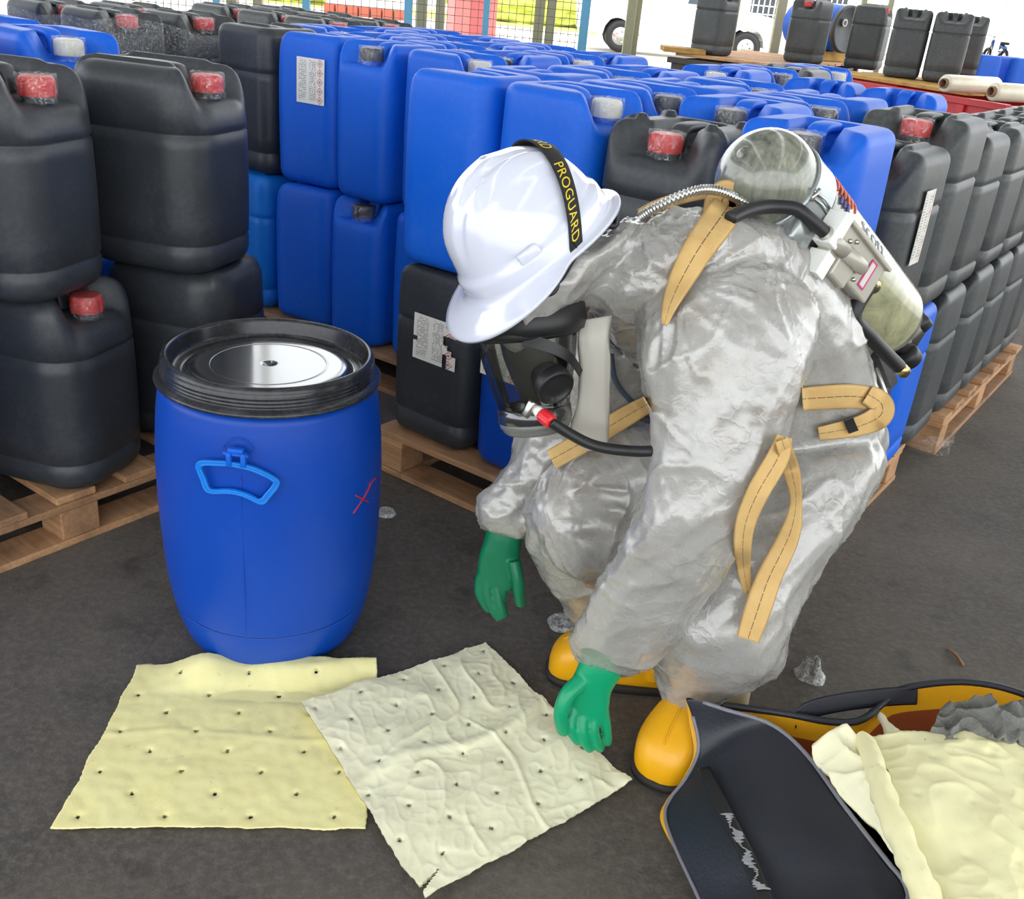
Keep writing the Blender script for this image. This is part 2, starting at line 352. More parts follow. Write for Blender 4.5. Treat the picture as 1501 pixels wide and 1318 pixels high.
# grilled building and sign
t = empty('grilled_building', (7.6, 40, 0)); tag(t, 'pale building with dark barred windows behind the pickup', 'building')
MB().box((0, 3, 3), (8, 6, 6), None, .02).build('wall', M['white_plain'], t, False)
for k, x in enumerate((-2.2, .2, 2.4)):
    w = MB().box((x, -.03, 1.9), (1.3, .08, 2.4), None, .01).build('window', simple('window_dark', (60, 66, 76), .2), t, False); b = MB()
    for i in range(7): b.box((x - .6 + i * .2, -.1, 1.9), (.04, .04, 2.4))
    for i in range(9): b.box((x, -.1, .75 + i * .28), (1.3, .04, .04))
    b.build('window_bars', M['white_plain'], w, False)
t = empty('sign_board', (5.05, 35, 0)); tag(t, 'yellow sign board with a white square in front of the grilled building', 'sign')
MB().box((0, 0, 1.6), (.75, .06, 1.3), None, .01).build('board', simple('sign_yellow', (226, 170, 50), .5), t, False)
MB().box((.2, -.04, 1.35), (.28, .03, .4), None, .005).build('white_square', M['white_plain'], t, False)
MB().box((0, .05, .5), (.08, .06, 1.0), None, .005).build('sign_leg', M['post_olive'], t, False)
# pavilion with motorbikes and a man in blue, far right
px0 = atZ(1440, 92, 0); PV = np.array([px0[0], px0[1], 0])
t = empty('motorbike_shelter', tuple(PV)); tag(t, 'open corrugated shelter over parked motorbikes, far right', 'shelter')
n = 25; V = []; F = []
for k in range(n):
    x = -4.2 + 8.4 * k / (n - 1); dz = .06 * (k % 2); V += [(x, -3, 2.15 + dz + (x + 4.2) * .09), (x, 3, 2.5 + dz + (x + 4.2) * .09)]
F = [(2 * k, 2 * k + 2, 2 * k + 3, 2 * k + 1) for k in range(n - 1)]; obj('roof_sheet', V, F, simple('rust_sheet', (150, 140, 124), .7), t, False)
for x in (-3.2, -.6, 1.8, 3.9): MB().box((x, -2.4, 1.2 + .1 * x / 4), (.16, .16, 2.5), None, .01).build('shelter_post', M['white_plain'], t, False)
for x in (-3.6, 3.8): MB().box((x, 0, 2.2 + (x + 4.2) * .08), (.1, 5.6, .1)).build('rafter', M['post_olive'], t, False)
def motorbike(x, y, rz, c, label, proto=[None]):
    t = empty('motorbike', tuple(PV + np.array([x, y, 0])), rz); tag(t, label, 'motorbike', 'motorbikes under the shelter')
    R = basis(np.array([1, 0, 0]), np.array([0, 0, 1.]), np.array([0, -1., 0]))
    for sx in (-.62, .62): MB().lathe([(.18, .03), (.26, .05), (.3, .03), (.3, -.03), (.26, -.05), (.18, -.03), (.18, .03)], 16, R).build('wheel', M['rubber'], t, True, (sx, 0, .3))
    bm_ = simple('bike_paint', c, .3)
    MB().tube(crom([(-.6, 0, .62), (-.2, 0, .7), (.15, 0, .55), (.42, 0, .85)], 4), [.08] * 4 + [.11] * 4 + [.1] * 4 + [.07], 10).build('fairing', bm_, t)
    MB().box((-.28, 0, .8), (.7, .24, .1), None, .04).build('seat', M['dark'], t)
    MB().tube([(.62, 0, .3), (.45, 0, .8), (.38, 0, 1.02)], .035, 8).tube([(.36, -.32, 1.05), (.4, 0, 1.0), (.36, .32, 1.05)], .02, 8).build('handlebar', M['steel'], t)
    MB().box((-.05, 0, .4), (.5, .2, .24), None, .06).build('engine', M['steel'], t)
bx = [(-4.6, .0, (150, 60, 60)), (-3.7, .3, (40, 70, 150)), (-2.8, -.1, (180, 120, 70)), (-1.9, .2, (70, 70, 80)), (-.9, 0, (200, 90, 60)), (.1, .2, (60, 100, 160)), (2.2, 0, (160, 50, 60))]
for i, (x, y, c) in enumerate(bx):
    motorbike(x, y - 1, 1.2 + .1 * i, c, ['dull red motorbike at the left end under the shelter', 'dark blue motorbike second from left under the shelter', 'tan motorbike left of the middle under the shelter', 'grey motorbike in the middle under the shelter',
              'orange motorbike right of the middle under the shelter', 'blue motorbike beside the man in blue', 'red motorbike at the far right of the shelter'][i])
def bystander():
    t = empty('person', tuple(PV + np.array([1.4, -1.6, 0])), .4); tag(t, 'distant person in a bright blue shirt standing among the motorbikes', 'person')
    me = bpy.data.meshes.new('body'); J = [((0, 0, .95), .15), ((0, 0, 1.2), .16), ((0, 0, 1.42), .13), ((0, 0, 1.53), .06), ((0, -.02, 1.64), .1), ((.1, 0, .5), .075), ((.11, .02, .06), .05), ((.12, -.12, .04), .04), ((-.1, 0, .5), .075), ((-.11, .02, .06), .05), ((-.12, -.12, .04), .04),
         ((.2, 0, 1.38), .06), ((.27, -.02, 1.12), .05), ((.28, -.14, .9), .04), ((-.2, 0, 1.38), .06), ((-.27, -.02, 1.12), .05), ((-.26, -.16, .92), .04)]
    E_ = [(0, 1), (1, 2), (2, 3), (3, 4), (0, 5), (5, 6), (6, 7), (0, 8), (8, 9), (9, 10), (2, 11), (11, 12), (12, 13), (2, 14), (14, 15), (15, 16)]
    me.from_pydata([j[0] for j in J], E_, []); o = link('tmp', me); md = o.modifiers.new('s', 'SKIN'); sb = o.modifiers.new('u', 'SUBSURF'); sb.levels = 1
    for i, j in enumerate(J): me.skin_vertices[0].data[i].radius = (j[1], j[1])
    me.skin_vertices[0].data[0].use_root = True
    dg = bpy.context.evaluated_depsgraph_get(); em = bpy.data.meshes.new_from_object(o.evaluated_get(dg)); bpy.data.objects.remove(o)
    em.materials.clear(); em.materials.append(simple('blue_shirt', (30, 150, 215), .8)); em.materials.append(simple('trousers', (60, 60, 70), .8)); em.materials.append(simple('skin', (150, 104, 80), .6))
    for p in em.polygons:
        z = p.center.z; p.material_index = 2 if z > 1.5 or (abs(p.center.x) > .22 and z < 1.1) else (0 if z > .92 else 1); p.use_smooth = True
    link('body', em, t)
    MB().lathe([(.0, .12), (.07, .1), (.105, .04), (.105, -.03), (.09, -.05)], 16, None, (0, .01, 1.68)).build('hair', M['dark'], t)
bystander()
# ------------------------------------------------------------------ pallets
def pallet(u0, v0, label, su=1.1, sv=1.1, z0=0.0, ang=ROW_ANG, org=None, mat='wood'):
    o = uv(u0, v0) if org is None else np.array(org); t = empty('wooden_pallet', (o[0], o[1], z0), ang); tag(t, label, 'pallet', 'wooden pallets')
    def brd(name, x0, x1, y0, y1, za, zb): MB().box(((x0 + x1) / 2, (y0 + y1) / 2, (za + zb) / 2), (x1 - x0, y1 - y0, zb - za), None, .003).build(name, M[mat], t, False)
    n = 7
    for k in range(n):
        y = k * (sv - .1) / (n - 1); j = random.uniform(-.008, .008); brd('deck_board', j, su + j, y, y + .1, .112, .13)
    for x in (.0, su / 2 - .05, su - .1):
        brd('stringer', x, x + .1, 0, sv, .094, .112); brd('bottom_board', x, x + .1, 0, sv, 0, .018)
        for y in (0, sv / 2 - .05, sv - .1): brd('block', x + .004, x + .096, y + .004, y + .1, .018, .094)
    for y in (0, sv - .1): brd('bottom_board', .1, su / 2 - .05, y, y + .1, 0, .018); brd('bottom_board', su / 2 + .05, su - .1, y, y + .1, 0, .018)
    return t
# ------------------------------------------------------------------ jerrycans
def rr_map(a, b, L, W, r):
    """square [-1,1]^2 -> rounded rectangle"""
    a = np.asarray(a, float); b = np.asarray(b, float); s = np.maximum(np.abs(a), np.abs(b)); s1 = np.maximum(s, 1e-6)
    ax, bx = a / s1 * L / 2, b / s1 * W / 2; cx, cy = L / 2 - r, W / 2 - r
    dx, dy = np.abs(ax) - cx, np.abs(bx) - cy; cor = (dx > 0) & (dy > 0); d = np.sqrt(dx ** 2 + dy ** 2) + 1e-9
    rx = np.where(cor, np.sign(ax) * (cx + dx / d * r), ax); ry = np.where(cor, np.sign(bx) * (cy + dy / d * r), bx)
    w = s ** 5; return (1 - w) * a * L / 2 + w * s * rx, (1 - w) * b * W / 2 + w * s * ry
def make_can(L, W, H, r, f, dv, vc, vs, grooves=(), lugs=False, ridges=False, bulge=.004, sag=.0, shoulder=0.0):
    """rounded rectangular jerrycan body, cap end at +x. dv: depth of the cap valley, vc/vs: where it begins at the middle / at the sides"""
    def hh(x, y):
        xs = vc + (vs - vc) * sstep(.03, .105, np.abs(y)); h = H - dv * sstep(xs, xs + .055, x)
        x0 = -L / 2 + .05
        tr = sstep(x0, x0 + .03, x) * (1 - sstep(.040, .058, np.abs(y))); h = np.minimum(h, H - .055 * tr)
        if ridges: h = h + .008 * sstep(.058, .064, np.abs(y)) * (1 - sstep(.078, .084, np.abs(y))) * sstep(-L / 2 + .04, -L / 2 + .06, x) * (1 - sstep(vs - .04, vs - .015, x))
        if lugs:
            for lx, ly in ((-L / 2 + .06, .09), (-L / 2 + .06, -.09), (vs - .03, .085), (vs - .03, -.085)):
                h = h + .012 * (1 - sstep(.010, .016, np.sqrt((x - lx) ** 2 + (y - ly) ** 2)))
        if shoulder: h = h - shoulder * sstep(.02, .11, -x) * 0
        return h
    def spacing(n): t = np.linspace(-1, 1, n); return .72 * t + .28 * np.sin(t * math.pi / 2)
    nx, ny = 34, 28; A = spacing(nx + 1); B = spacing(ny + 1)
    bd = [(i, 0) for i in range(nx)] + [(nx, j) for j in range(ny)] + [(nx - i, ny) for i in range(nx)] + [(0, ny - j) for j in range(ny)]
    ba = np.array([A[i] for i, j in bd]); bb = np.array([B[j] for i, j in bd]); nb = len(bd)
    fx, fy = rr_map(ba, bb, L - 2 * f, W - 2 * f, max(r - f, .012)); hB = hh(fx, fy)
    V = []; F = []; z0 = min(.72 * H, H - f - dv - .02)
    def ring(ins, z, local=False):
        x, y = rr_map(ba, bb, L - 2 * ins, W - 2 * ins, max(r - ins, .012)); zz = np.full(nb, z)
        if local == 'arc': zz = hB - (H - z)
        elif z > z0: zz = z0 + (z - z0) * (hB - f - z0) / (H - f - z0)
        V.extend(np.stack([x, y, zz], 1))
    fb = .035
    for a in np.linspace(0, math.pi / 2, 5)[:-1]: ring(fb * (1 - math.sin(a)), fb * (1 - math.cos(a)))
    zs = [(z, 0) for z in np.linspace(fb, H - f, 10)]
    for g in grooves:
        g = g * H; zs = [z for z in zs if abs(z[0] - g) > .012] + [(g - .007, 0), (g - .002, .0045), (g + .002, .0045), (g + .007, 0)]
    for z, i_ in sorted(zs): ring(i_ - bulge * math.sin(math.pi * z / H), z)
    for a in np.linspace(0, math.pi / 2, 6)[1:-1]: ring(f * (1 - math.cos(a)), H - f + f * math.sin(a), 'arc')
    nr = len(V) // nb
    for k in range(nr - 1): F += [(k * nb + j, k * nb + (j + 1) % nb, (k + 1) * nb + (j + 1) % nb, (k + 1) * nb + j) for j in range(nb)]
    F.append(tuple(range(nb - 1, -1, -1)))
    base = len(V); aa, bb2 = np.meshgrid(A, B, indexing='ij'); gx, gy = rr_map(aa.ravel(), bb2.ravel(), L - 2 * f, W - 2 * f, max(r - f, .012)); gz = hh(gx, gy)
    V.extend(np.stack([gx, gy, gz], 1)); I = lambda i, j: base + i * (ny + 1) + j
    F += [(I(i, j), I(i + 1, j), I(i + 1, j + 1), I(i, j + 1)) for i in range(nx) for j in range(ny)]
    top = [I(i, j) for i, j in bd]; k = (nr - 1) * nb
    F += [(k + j, k + (j + 1) % nb, top[(j + 1) % nb], top[j]) for j in range(nb)]
    capx = min(L / 2 - .052, vc + .055 + .036); fl = float(hh(np.array([capx]), np.array([0.]))[0])
    return np.array(V), F, dict(L=L, W=W, H=H, capx=capx, floor=fl, vc=vc)
def cap_vf(r, h, n, fac):
    prof = [(.78, 0), (.98, .0), (1.0, .06), (1.0, .55), (.985, .78), (.93, .93), (.82, 1.0), (.72, .985), (0, .985)]; V = []; F = []; m = 48
    for k, (a, z) in enumerate(prof):
        for j in range(m):
            t = 2 * math.pi * j / m; q = 1.0
            if fac == 'hex': q = 1 - .09 * (1 - abs(math.cos(t * n / 2)) ** .5) if k < 6 else .96
            elif k in (1, 2, 3, 4): q = 1 - .05 * (.5 + .5 * math.cos(t * n)) ** 2
            V.append((a * r * q * math.cos(t), a * r * q * math.sin(t), z * h))
    F = [(k * m + j, k * m + (j + 1) % m, (k + 1) * m + (j + 1) % m, (k + 1) * m + j) for k in range(len(prof) - 1) for j in range(m)]
    F.append(tuple(range(m - 1, -1, -1))); return V, F
def wrap_vf(r, h):
    m, n = 40, 14; V = []; F = []
    for k in range(n):
        s = k / (n - 1); z = -.012 + (h + .016) * min(1, s / .6); rr = r * 1.07 if s < .6 else r * 1.07 * (1 - ((s - .6) / .4) ** 1.5)
        for j in range(m): t = 2 * math.pi * j / m; V.append((rr * math.cos(t), rr * math.sin(t), z))
    V = np.array(V); nn = noise3(V * 90) * .004; rad = np.linalg.norm(V[:, :2], axis=1)[:, None] + 1e-6
    V[:, :2] += V[:, :2] / rad * nn[:, None]; V[:, 2] += noise3(V * 80 + 9) * .003
    F = [(k * m + j, k * m + (j + 1) % m, (k + 1) * m + (j + 1) % m, (k + 1) * m + j) for k in range(n - 1) for j in range(m)]; return V, F
KIND = {}
def defkind(k, *a, **kw):
    V, F, inf = make_can(*a, **kw); KIND[k] = dict(V=V, F=F, inf=inf, me={}, **inf)
defkind('wide', .35, .28, .465, .09, .045, .066, .05, .11, (.70, .15), ridges=True, bulge=.006)
defkind('tall', .272, .262, .481, .06, .026, .066, .015, .075, (), bulge=.004)
defkind('lugged', .28, .265, .447, .055, .035, .066, .03, .085, (.66,), lugs=True, bulge=.005)
defkind('short', .275, .262, .425, .05, .03, .066, .04, .085, (.70, .155), ridges=True, bulge=.003)
defkind('ribbed', .275, .262, .478, .05, .03, .066, .04, .085, (.70, .155), ridges=True, bulge=.003)
defkind('slim', .26, .235, .481, .05, .026, .066, .02, .07, (), bulge=.004)
defkind('shouldered', .28, .25, .481, .06, .04, .105, -.035, .035, (.6,), bulge=.004)
CAPV = {'hex': cap_vf(.037, .038, 8, 'hex'), 'fluted': cap_vf(.036, .038, 14, 'flute')}
CAPM = {}
for k, mname, shape in (('red', 'red_cap', 'hex'), ('black', 'black_cap', 'fluted'), ('white', 'white_cap', 'fluted')): CAPM[k] = mesh('cap', *CAPV[shape], M[mname])
WRAPM = mesh('shrink_wrap', *wrap_vf(.037, .038), M['film'])
NECKM = {}
for mn in ('blue', 'blue_deep', 'blue_light', 'black', 'grey_black'):
    NECKM[mn] = MB().lathe([(.030, -.01), (.030, .006), (.034, .008), (.034, .013), (.027, .014), (.027, .02), (0, .02)], 28).mesh('neck', M[mn])
def handle_mesh(kd, mn):
    H, L = kd['H'], kd['L']; x0, x1 = -L / 2 + .035, kd['vc'] + .012
    P = crom([(x0, 0, H - .03), (x0 + .02, 0, H - .014), (x0 + .05, 0, H - .009), (x1 - .03, 0, H - .009), (x1 - .008, 0, H - .018), (x1, 0, H - .045), (x1 - .002, 0, H - .075)], 5)
    n = 16; a = np.linspace(0, 2 * np.pi, n, endpoint=False); T = np.gradient(P, axis=0); T /= np.linalg.norm(T, axis=1)[:, None]; V = []
    for p, t in zip(P, T):
        nz = np.array([-t[2], 0, t[0]])
        for q in a: V.append(p + np.array([0, 1, 0]) * .021 * np.sign(math.cos(q)) * abs(math.cos(q)) ** .6 + nz * .0105 * np.sign(math.sin(q)) * abs(math.sin(q)) ** .6)
    F = [(i * n + j, i * n + (j + 1) % n, (i + 1) * n + (j + 1) % n, (i + 1) * n + j) for i in range(len(P) - 1) for j in range(n)] + [tuple(range(n - 1, -1, -1)), tuple(range((len(P) - 1) * n, len(P) * n))]
    return mesh('handle', V, F, M[mn])
def label_mesh(kd, face, w, h, c, z, torn=False):
    """a sticker that follows the can's wall; face: 'x+','x-','y+','y-'"""
    L, W = kd['L'], kd['W']; n = 10; V = []; U = []; F = []; off = .0072 + (.002 if L > .3 else 0)
    for i in range(n + 1):
        for j in range(n + 1):
            a = c + (i / n - .5) * w; zz = z + (j / n - .5) * h; bul = .003 * math.sin(math.pi * min(max(zz / kd['H'], 0), 1))
            d = off + bul
            if face == 'y-': V.append((a, -W / 2 - d, zz))
            if face == 'y+': V.append((-a, W / 2 + d, zz))
            if face == 'x+': V.append((L / 2 + d, a, zz))
            if face == 'x-': V.append((-L / 2 - d, -a, zz))
            U.append((i / n, j / n))
    for i in range(n):
        for j in range(n):
            if torn and ((i >= 7 and j in (3, 4, 5, 6) and i + j > 11) or (i == 0 and j == 4) or (i == 7 and j < 3)): continue
            q = i * (n + 1) + j; F.append((q, q + n + 1, q + n + 2, q + 1))
    b = len(V); nrm = {'y-': (0, -1, 0), 'y+': (0, 1, 0), 'x+': (1, 0, 0), 'x-': (-1, 0, 0)}[face]; V2 = [np.array(v) - np.array(nrm) * .0008 for v in V]
    return V + V2, F + [tuple(k + b for k in reversed(f)) for f in F], U + U
can_count = [0]
def can(kind, mn, capc, u, v, tier, face, label, rot=0.0, dz=0.0, stickers=(), wrap=True, xyz=None, group='stacked jerrycans', ang=None):
    kd = KIND[kind]
    if mn not in kd['me']:
        kd['me'][mn] = (mesh('can_body', kd['V'], kd['F'], M[mn]), handle_mesh(kd, mn))
    a0 = {'u+': 0, 'v+': math.pi / 2, 'u-': math.pi, 'v-': -math.pi / 2}[face] + ROW_ANG if ang is None else ang
    p = uv(u, v, .131 + tier * .483 + dz) if xyz is None else np.array(xyz)
    t = empty('jerrycan', tuple(p), a0 + rot); tag(t, label, 'jerrycan', group); can_count[0] += 1
    link('can_body', kd['me'][mn][0], t); link('handle', kd['me'][mn][1], t)
    if capc:
        cx, fl = kd['capx'], kd['floor']; link('neck', NECKM[mn], t, (cx, 0, fl)); c = link('cap', CAPM[capc], t, (cx, 0, fl + .012))
        c.rotation_euler = (0, 0, random.uniform(0, 6))
        if wrap: w = link('shrink_wrap', WRAPM, c)
    for s in stickers:
        V, F, Uv = label_mesh(kd, *s); o = obj('sticker', V, F, M['label'], t, False, Uv); tag(o, 'printed hazard label')
    return t
ORD = ['first', 'second', 'third', 'fourth']
CN = {'blue': 'blue', 'blue_deep': 'deep blue', 'blue_light': 'light blue', 'black': 'black', 'grey_black': 'dusty black'}
def auto(mn, capc, where): return f"{CN[mn]} jerrycan with {capc} cap, {where}"
# pallet A, left: big black cans at the aisle, blue ones behind
pallet(-1.3, -1.36, 'wooden pallet at the left edge under big black jerrycans', 1.1, 1.14)
YA = math.radians(-14)
can('wide', 'black', 'red', -.36, -.385, 1, 'u+', 'big black jerrycan with red wrapped cap, upper tier behind the blue drum', ang=YA, dz=-.016)
can('wide', 'black', 'red', -.375, -.79, 1, 'u+', 'big black jerrycan cut by the left picture edge, upper tier, red cap', ang=YA, dz=-.016)
can('wide', 'black', 'red', -.36, -.345, 0, 'u+', 'big black jerrycan, lower tier, half hidden behind the blue drum lid', ang=YA + math.pi)
can('wide', 'black', 'red', -.375, -.73, 0, 'u+', 'big black jerrycan with red cap, lower tier on the left pallet', ang=YA)
can('tall', 'blue', 'black', -.36, -1.16, 0, 'u+', 'blue jerrycan at the left edge, lower tier, only a corner showing')
can('tall', 'blue', 'black', -.36, -1.18, 1, 'u+', 'blue jerrycan out at the left end of the left pallet, upper tier')
for j, v in enumerate((-1.1, -.76, -.42)):
    for i, u in enumerate((-.76, -1.1)):
        for tier in (0, 1):
            can('tall', 'blue', 'white' if i == 0 else 'black', u, v, tier, 'u+', auto('blue', 'white' if i == 0 else 'black', f"{['lower','upper'][tier]} tier, {['second','back'][i]} column, {['near','middle','far'][j]} stack, left pallet"), rot=random.uniform(-.06, .06))
# pallet B, behind the drum
pallet(-1.28, .43, 'wooden pallet of blue jerrycans behind the blue drum', 1.22, 1.16)
BU = [-1.12, -.83, -.55, -.26]; BV = [.57, .85, 1.13, 1.41]
for i, u in enumerate(BU):
    for j, v in enumerate(BV):
        for tier in (0, 1):
            mn, capc, kind, face, st, lab, r = 'blue', ['black', 'white', 'black', 'white'][(i + j) % 4], 'slim', ['v-', 'u+'][(i * 3 + j) % 2], (), None, random.uniform(-.035, .035)
            if j == 0:
                if i == 0: mn, kind, capc, face = ('black', 'ribbed', 'red', 'u-') if tier else ('blue_light', 'ribbed', 'red', 'u-'); st = (('y+', .10, .12, -.09, .25),) if tier else ()
                if i == 0: lab = 'black jerrycan with red cap beside the labelled blue one, upper tier, pallet behind drum' if tier else 'bright blue jerrycan at the left end, lower tier, pallet behind drum'
                if i == 1: face = 'u-'; st = (('y+', .115, .14, .035, .34),) if tier else (); lab = 'blue jerrycan with white printed label, upper tier, pallet behind drum' if tier else 'blue jerrycan below the one with the white label'; r = .12
                if i == 2: face = 'v-'; capc = 'black'; lab = f"blue jerrycan with black cap right of the labelled one, {['lower','upper'][tier]} tier"
            can(kind, mn, capc, u, v + (.02 if tier else 0), tier, face, lab or auto(mn, capc, f"{['lower','upper'][tier]} tier, {ORD[j]} row, {ORD[i]} from left, pallet behind drum"), rot=r, stickers=st)
# pallet C, centre
pallet(0, 0, 'wooden pallet of jerrycans behind the crouching worker', 1.16, 1.12)
CU = [.155, .45, .745, 1.02]; CV = [.14, .43, .715, 1.0]
for i, u in enumerate(CU):
    for j, v in enumerate(CV):
        for tier in (0, 1):
            mn, capc, kind, face, st, lab, dz, r = 'blue', ['black', 'white', 'black', 'black'][(i + 2 * j) % 4], 'tall', ['u+', 'v-', 'u+', 'v+'][(i + 3 * j) % 4], (), None, 0, random.uniform(-.025, .025)
            if j == 0 and i == 0:
                face = 'u-'; capc = 'black'; st = (('x-', .10, .12, 0, .33),) if tier else (('y+', .15, .125, .03, .30, True),)
                if tier: lab = 'tall blue jerrycan above the black one with torn label, left corner of centre pallet'; st = (('x-', .09, .13, .0, .3),)
                else: kind, mn, lab = 'ribbed', 'black', 'black jerrycan with torn white label, lower tier, left corner of centre pallet'
            if j == 0 and i == 1:
                face = 'u+'; lab = 'blue jerrycan with grey wrapped cap directly behind the white helmet' if tier else 'dark blue jerrycan with paper label behind the face mask, lower tier'
                st = () if tier else (('y-', .12, .14, -.05, .33),)
                if not tier: mn = 'blue_deep'
            if j == 0 and i == 2:
                face = 'v-'; kind, mn, capc, lab = ('lugged', 'black', 'red', 'black jerrycan with red cap and raised round emblems behind the worker') if tier else ('ribbed', 'black', 'red', 'black jerrycan hidden behind the worker, lower tier, third stack'); dz = -.004 if tier else 0
            if j == 0 and i == 3:
                face = 'v-'; capc = 'black'; lab = 'blue jerrycan with large wrapped cap behind the air cylinder' if tier else 'black jerrycan hidden behind the worker, lower tier, right corner stack'
                st = (('y+', .10, .15, -.06, .22),) if tier else ()
                if not tier: mn, kind = 'black', 'ribbed'
            if i == 3 and j > 0:
                if j == 1: mn, kind, capc, face, dz, lab = ('grey_black', 'short', 'red', 'v-', 0, 'dusty black jerrycan with white label right of the air cylinder, upper tier') if tier else ('black', 'ribbed', 'red', 'u-', 0, 'black jerrycan behind the thigh of the worker, lower tier, right side of centre pallet'); st = (('y+', .07, .17, -.03, .26),) if tier else ()
                if j == 2: mn, kind, capc, face, lab = ('grey_black', 'ribbed', 'red', 'v-', 'tall dusty black jerrycan above the blue one, right side of centre pallet') if tier else ('blue', 'ribbed', None, 'v+', 'blue jerrycan with a moulded corner grip, lower tier on the right')
                if j == 3: mn, kind, capc, face, dz, lab = ('grey_black', 'short', 'black', 'v-', 0, 'narrow grey jerrycan between two tall black ones, upper tier on the right') if tier else ('grey_black', 'ribbed', 'black', 'v-', 0, 'grey jerrycan squeezed behind the lower blue one on the right')
                u_ = u + .03
            vv_ = [.21, .56, .87, 1.18][j] if i == 3 else v + .02
            can(kind, mn, capc, u + (.03 if i == 3 and j else 0), vv_, tier, face, lab or auto(mn, capc or 'no', f"{['lower','upper'][tier]} tier, {ORD[j]} row, {ORD[i]} from left, centre pallet"), rot=r, dz=dz if dz > -.05 or tier == 0 else 0, stickers=st)
# pallet E, right
pallet(.06, 1.42, 'wooden pallet with film-wrapped foot at the right under black jerrycans', 1.14, 1.14)
EV = [1.55, 1.84, 2.13, 2.42]; EU = [.16, .515, .775, 1.045]
for i, u in enumerate(EU):
    for j, v in enumerate(EV):
        for tier in (0, 1):
            mn, capc, kind, face, lab, dz = 'blue', ['white', 'black', 'red', 'white'][(2 * i + j) % 4], 'tall', ['v-', 'u+'][(i + j) % 2], None, 0
            if (i * 4 + j) in (2, 6, 9): mn, capc, kind = 'black', 'red', 'ribbed'
            if i in (1, 2) and j >= 1: continue
            if i == 3: mn, kind, capc, face = 'grey_black', 'short' if tier else 'ribbed', 'red', 'v-'; lab = f"dusty black jerrycan, {['lower','upper'][tier]} tier, {['front corner','second','third','last'][j]} stack along the aisle, right pallet"
            if i in (1, 2) and j == 0 and tier: mn, capc, kind, face, dz = 'blue', 'white', 'shouldered', 'v-', .0; lab = f"blue jerrycan with white hexagonal cap between two shoulders, {['left','right'][i-1]} of the pair"
            can(kind, mn, capc, u, v, tier, face, lab or auto(mn, capc, f"{['lower','upper'][tier]} tier, {ORD[j]} row, {ORD[i]} from left, right pallet"), rot=random.uniform(-.02, .02), dz=dz, wrap=not (kind == 'shouldered'))
# wrapped pallets at the far left
def film_skin(u0, u1, v0, v1, z0, z1, label):
    n = 60; m = 14; V = []; F = []
    cu, cv = (u0 + u1) / 2, (v0 + v1) / 2
    for k in range(m):
        for j in range(n):
            a = 2 * math.pi * j / n; c, s = math.cos(a), math.sin(a); q = (abs(c) ** 8 + abs(s) ** 8) ** (-1 / 8)
            V.append(uv(cu + (u1 - u0) / 2 * c * q, cv + (v1 - v0) / 2 * s * q, z0 + (z1 - z0) * k / (m - 1)))
    V = np.array(V); V[:, 2] += noise3(V * 3) * .05 * (V[:, 2] - z0) / (z1 - z0); V += (noise3(V * np.array([6, 6, 40])) * .012)[:, None] * np.array([1, 1, .3])
    F = [(k * n + j, k * n + (j + 1) % n, (k + 1) * n + (j + 1) % n, (k + 1) * n + j) for k in range(m - 1) for j in range(n)]
    return tag(obj('stretch_wrap', V, F, M['film']), label, 'plastic wrap')
pallet(-2.24, .06, 'wooden pallet under the film-wrapped black jerrycans, far left', .9, .9)
for i, u in enumerate((-1.95, -1.6)):
    for j, v in enumerate((.3, .62)):
        for tier in (0, 1): can('ribbed', 'grey_black', 'red', u, v, tier, 'u+', auto('grey_black', 'red', f"{['lower','upper'][tier]} tier inside stretch film, {['left','right'][i]} {['front','back'][j]} stack, far left"), dz=0 if not tier else .0)
film_skin(-2.13, -1.41, .12, .8, .15, 1.06, 'crinkled grey stretch film around black jerrycans, far left')
pallet(-2.4, 1.12, 'wooden pallet under the second wrapped load, behind the first', 1.0, .9)
for i, u in enumerate((-2.22, -1.9, -1.6)):
    for j, v in enumerate((1.3, 1.62)):
        for tier in (0, 1): can('ribbed', 'grey_black', 'red', u, v, tier, 'u+', auto('grey_black', 'red', f"{['lower','upper'][tier]} tier, {['left','middle','right'][i]} {['front','back'][j]} stack, second wrapped load"))
film_skin(-2.4, -1.43, 1.12, 1.8, .15, 1.0, 'white stretch film around the second load of red-capped jerrycans')
pallet(-2.45, -.62, 'wooden pallet at the top left under a three-high blue stack', .8, .62)
for i, u in enumerate((-2.2, -1.85)):
    for j, v in enumerate((-.45, -.16)):
        for tier in (0, 1, 2):
            can('tall', 'blue', 'black', u, v, tier, 'u-', auto('blue', 'black', f"{['lowest','middle','topmost'][tier]} of the three-high stack at top left, {['far','near'][i]} {['left','right'][j]}"))
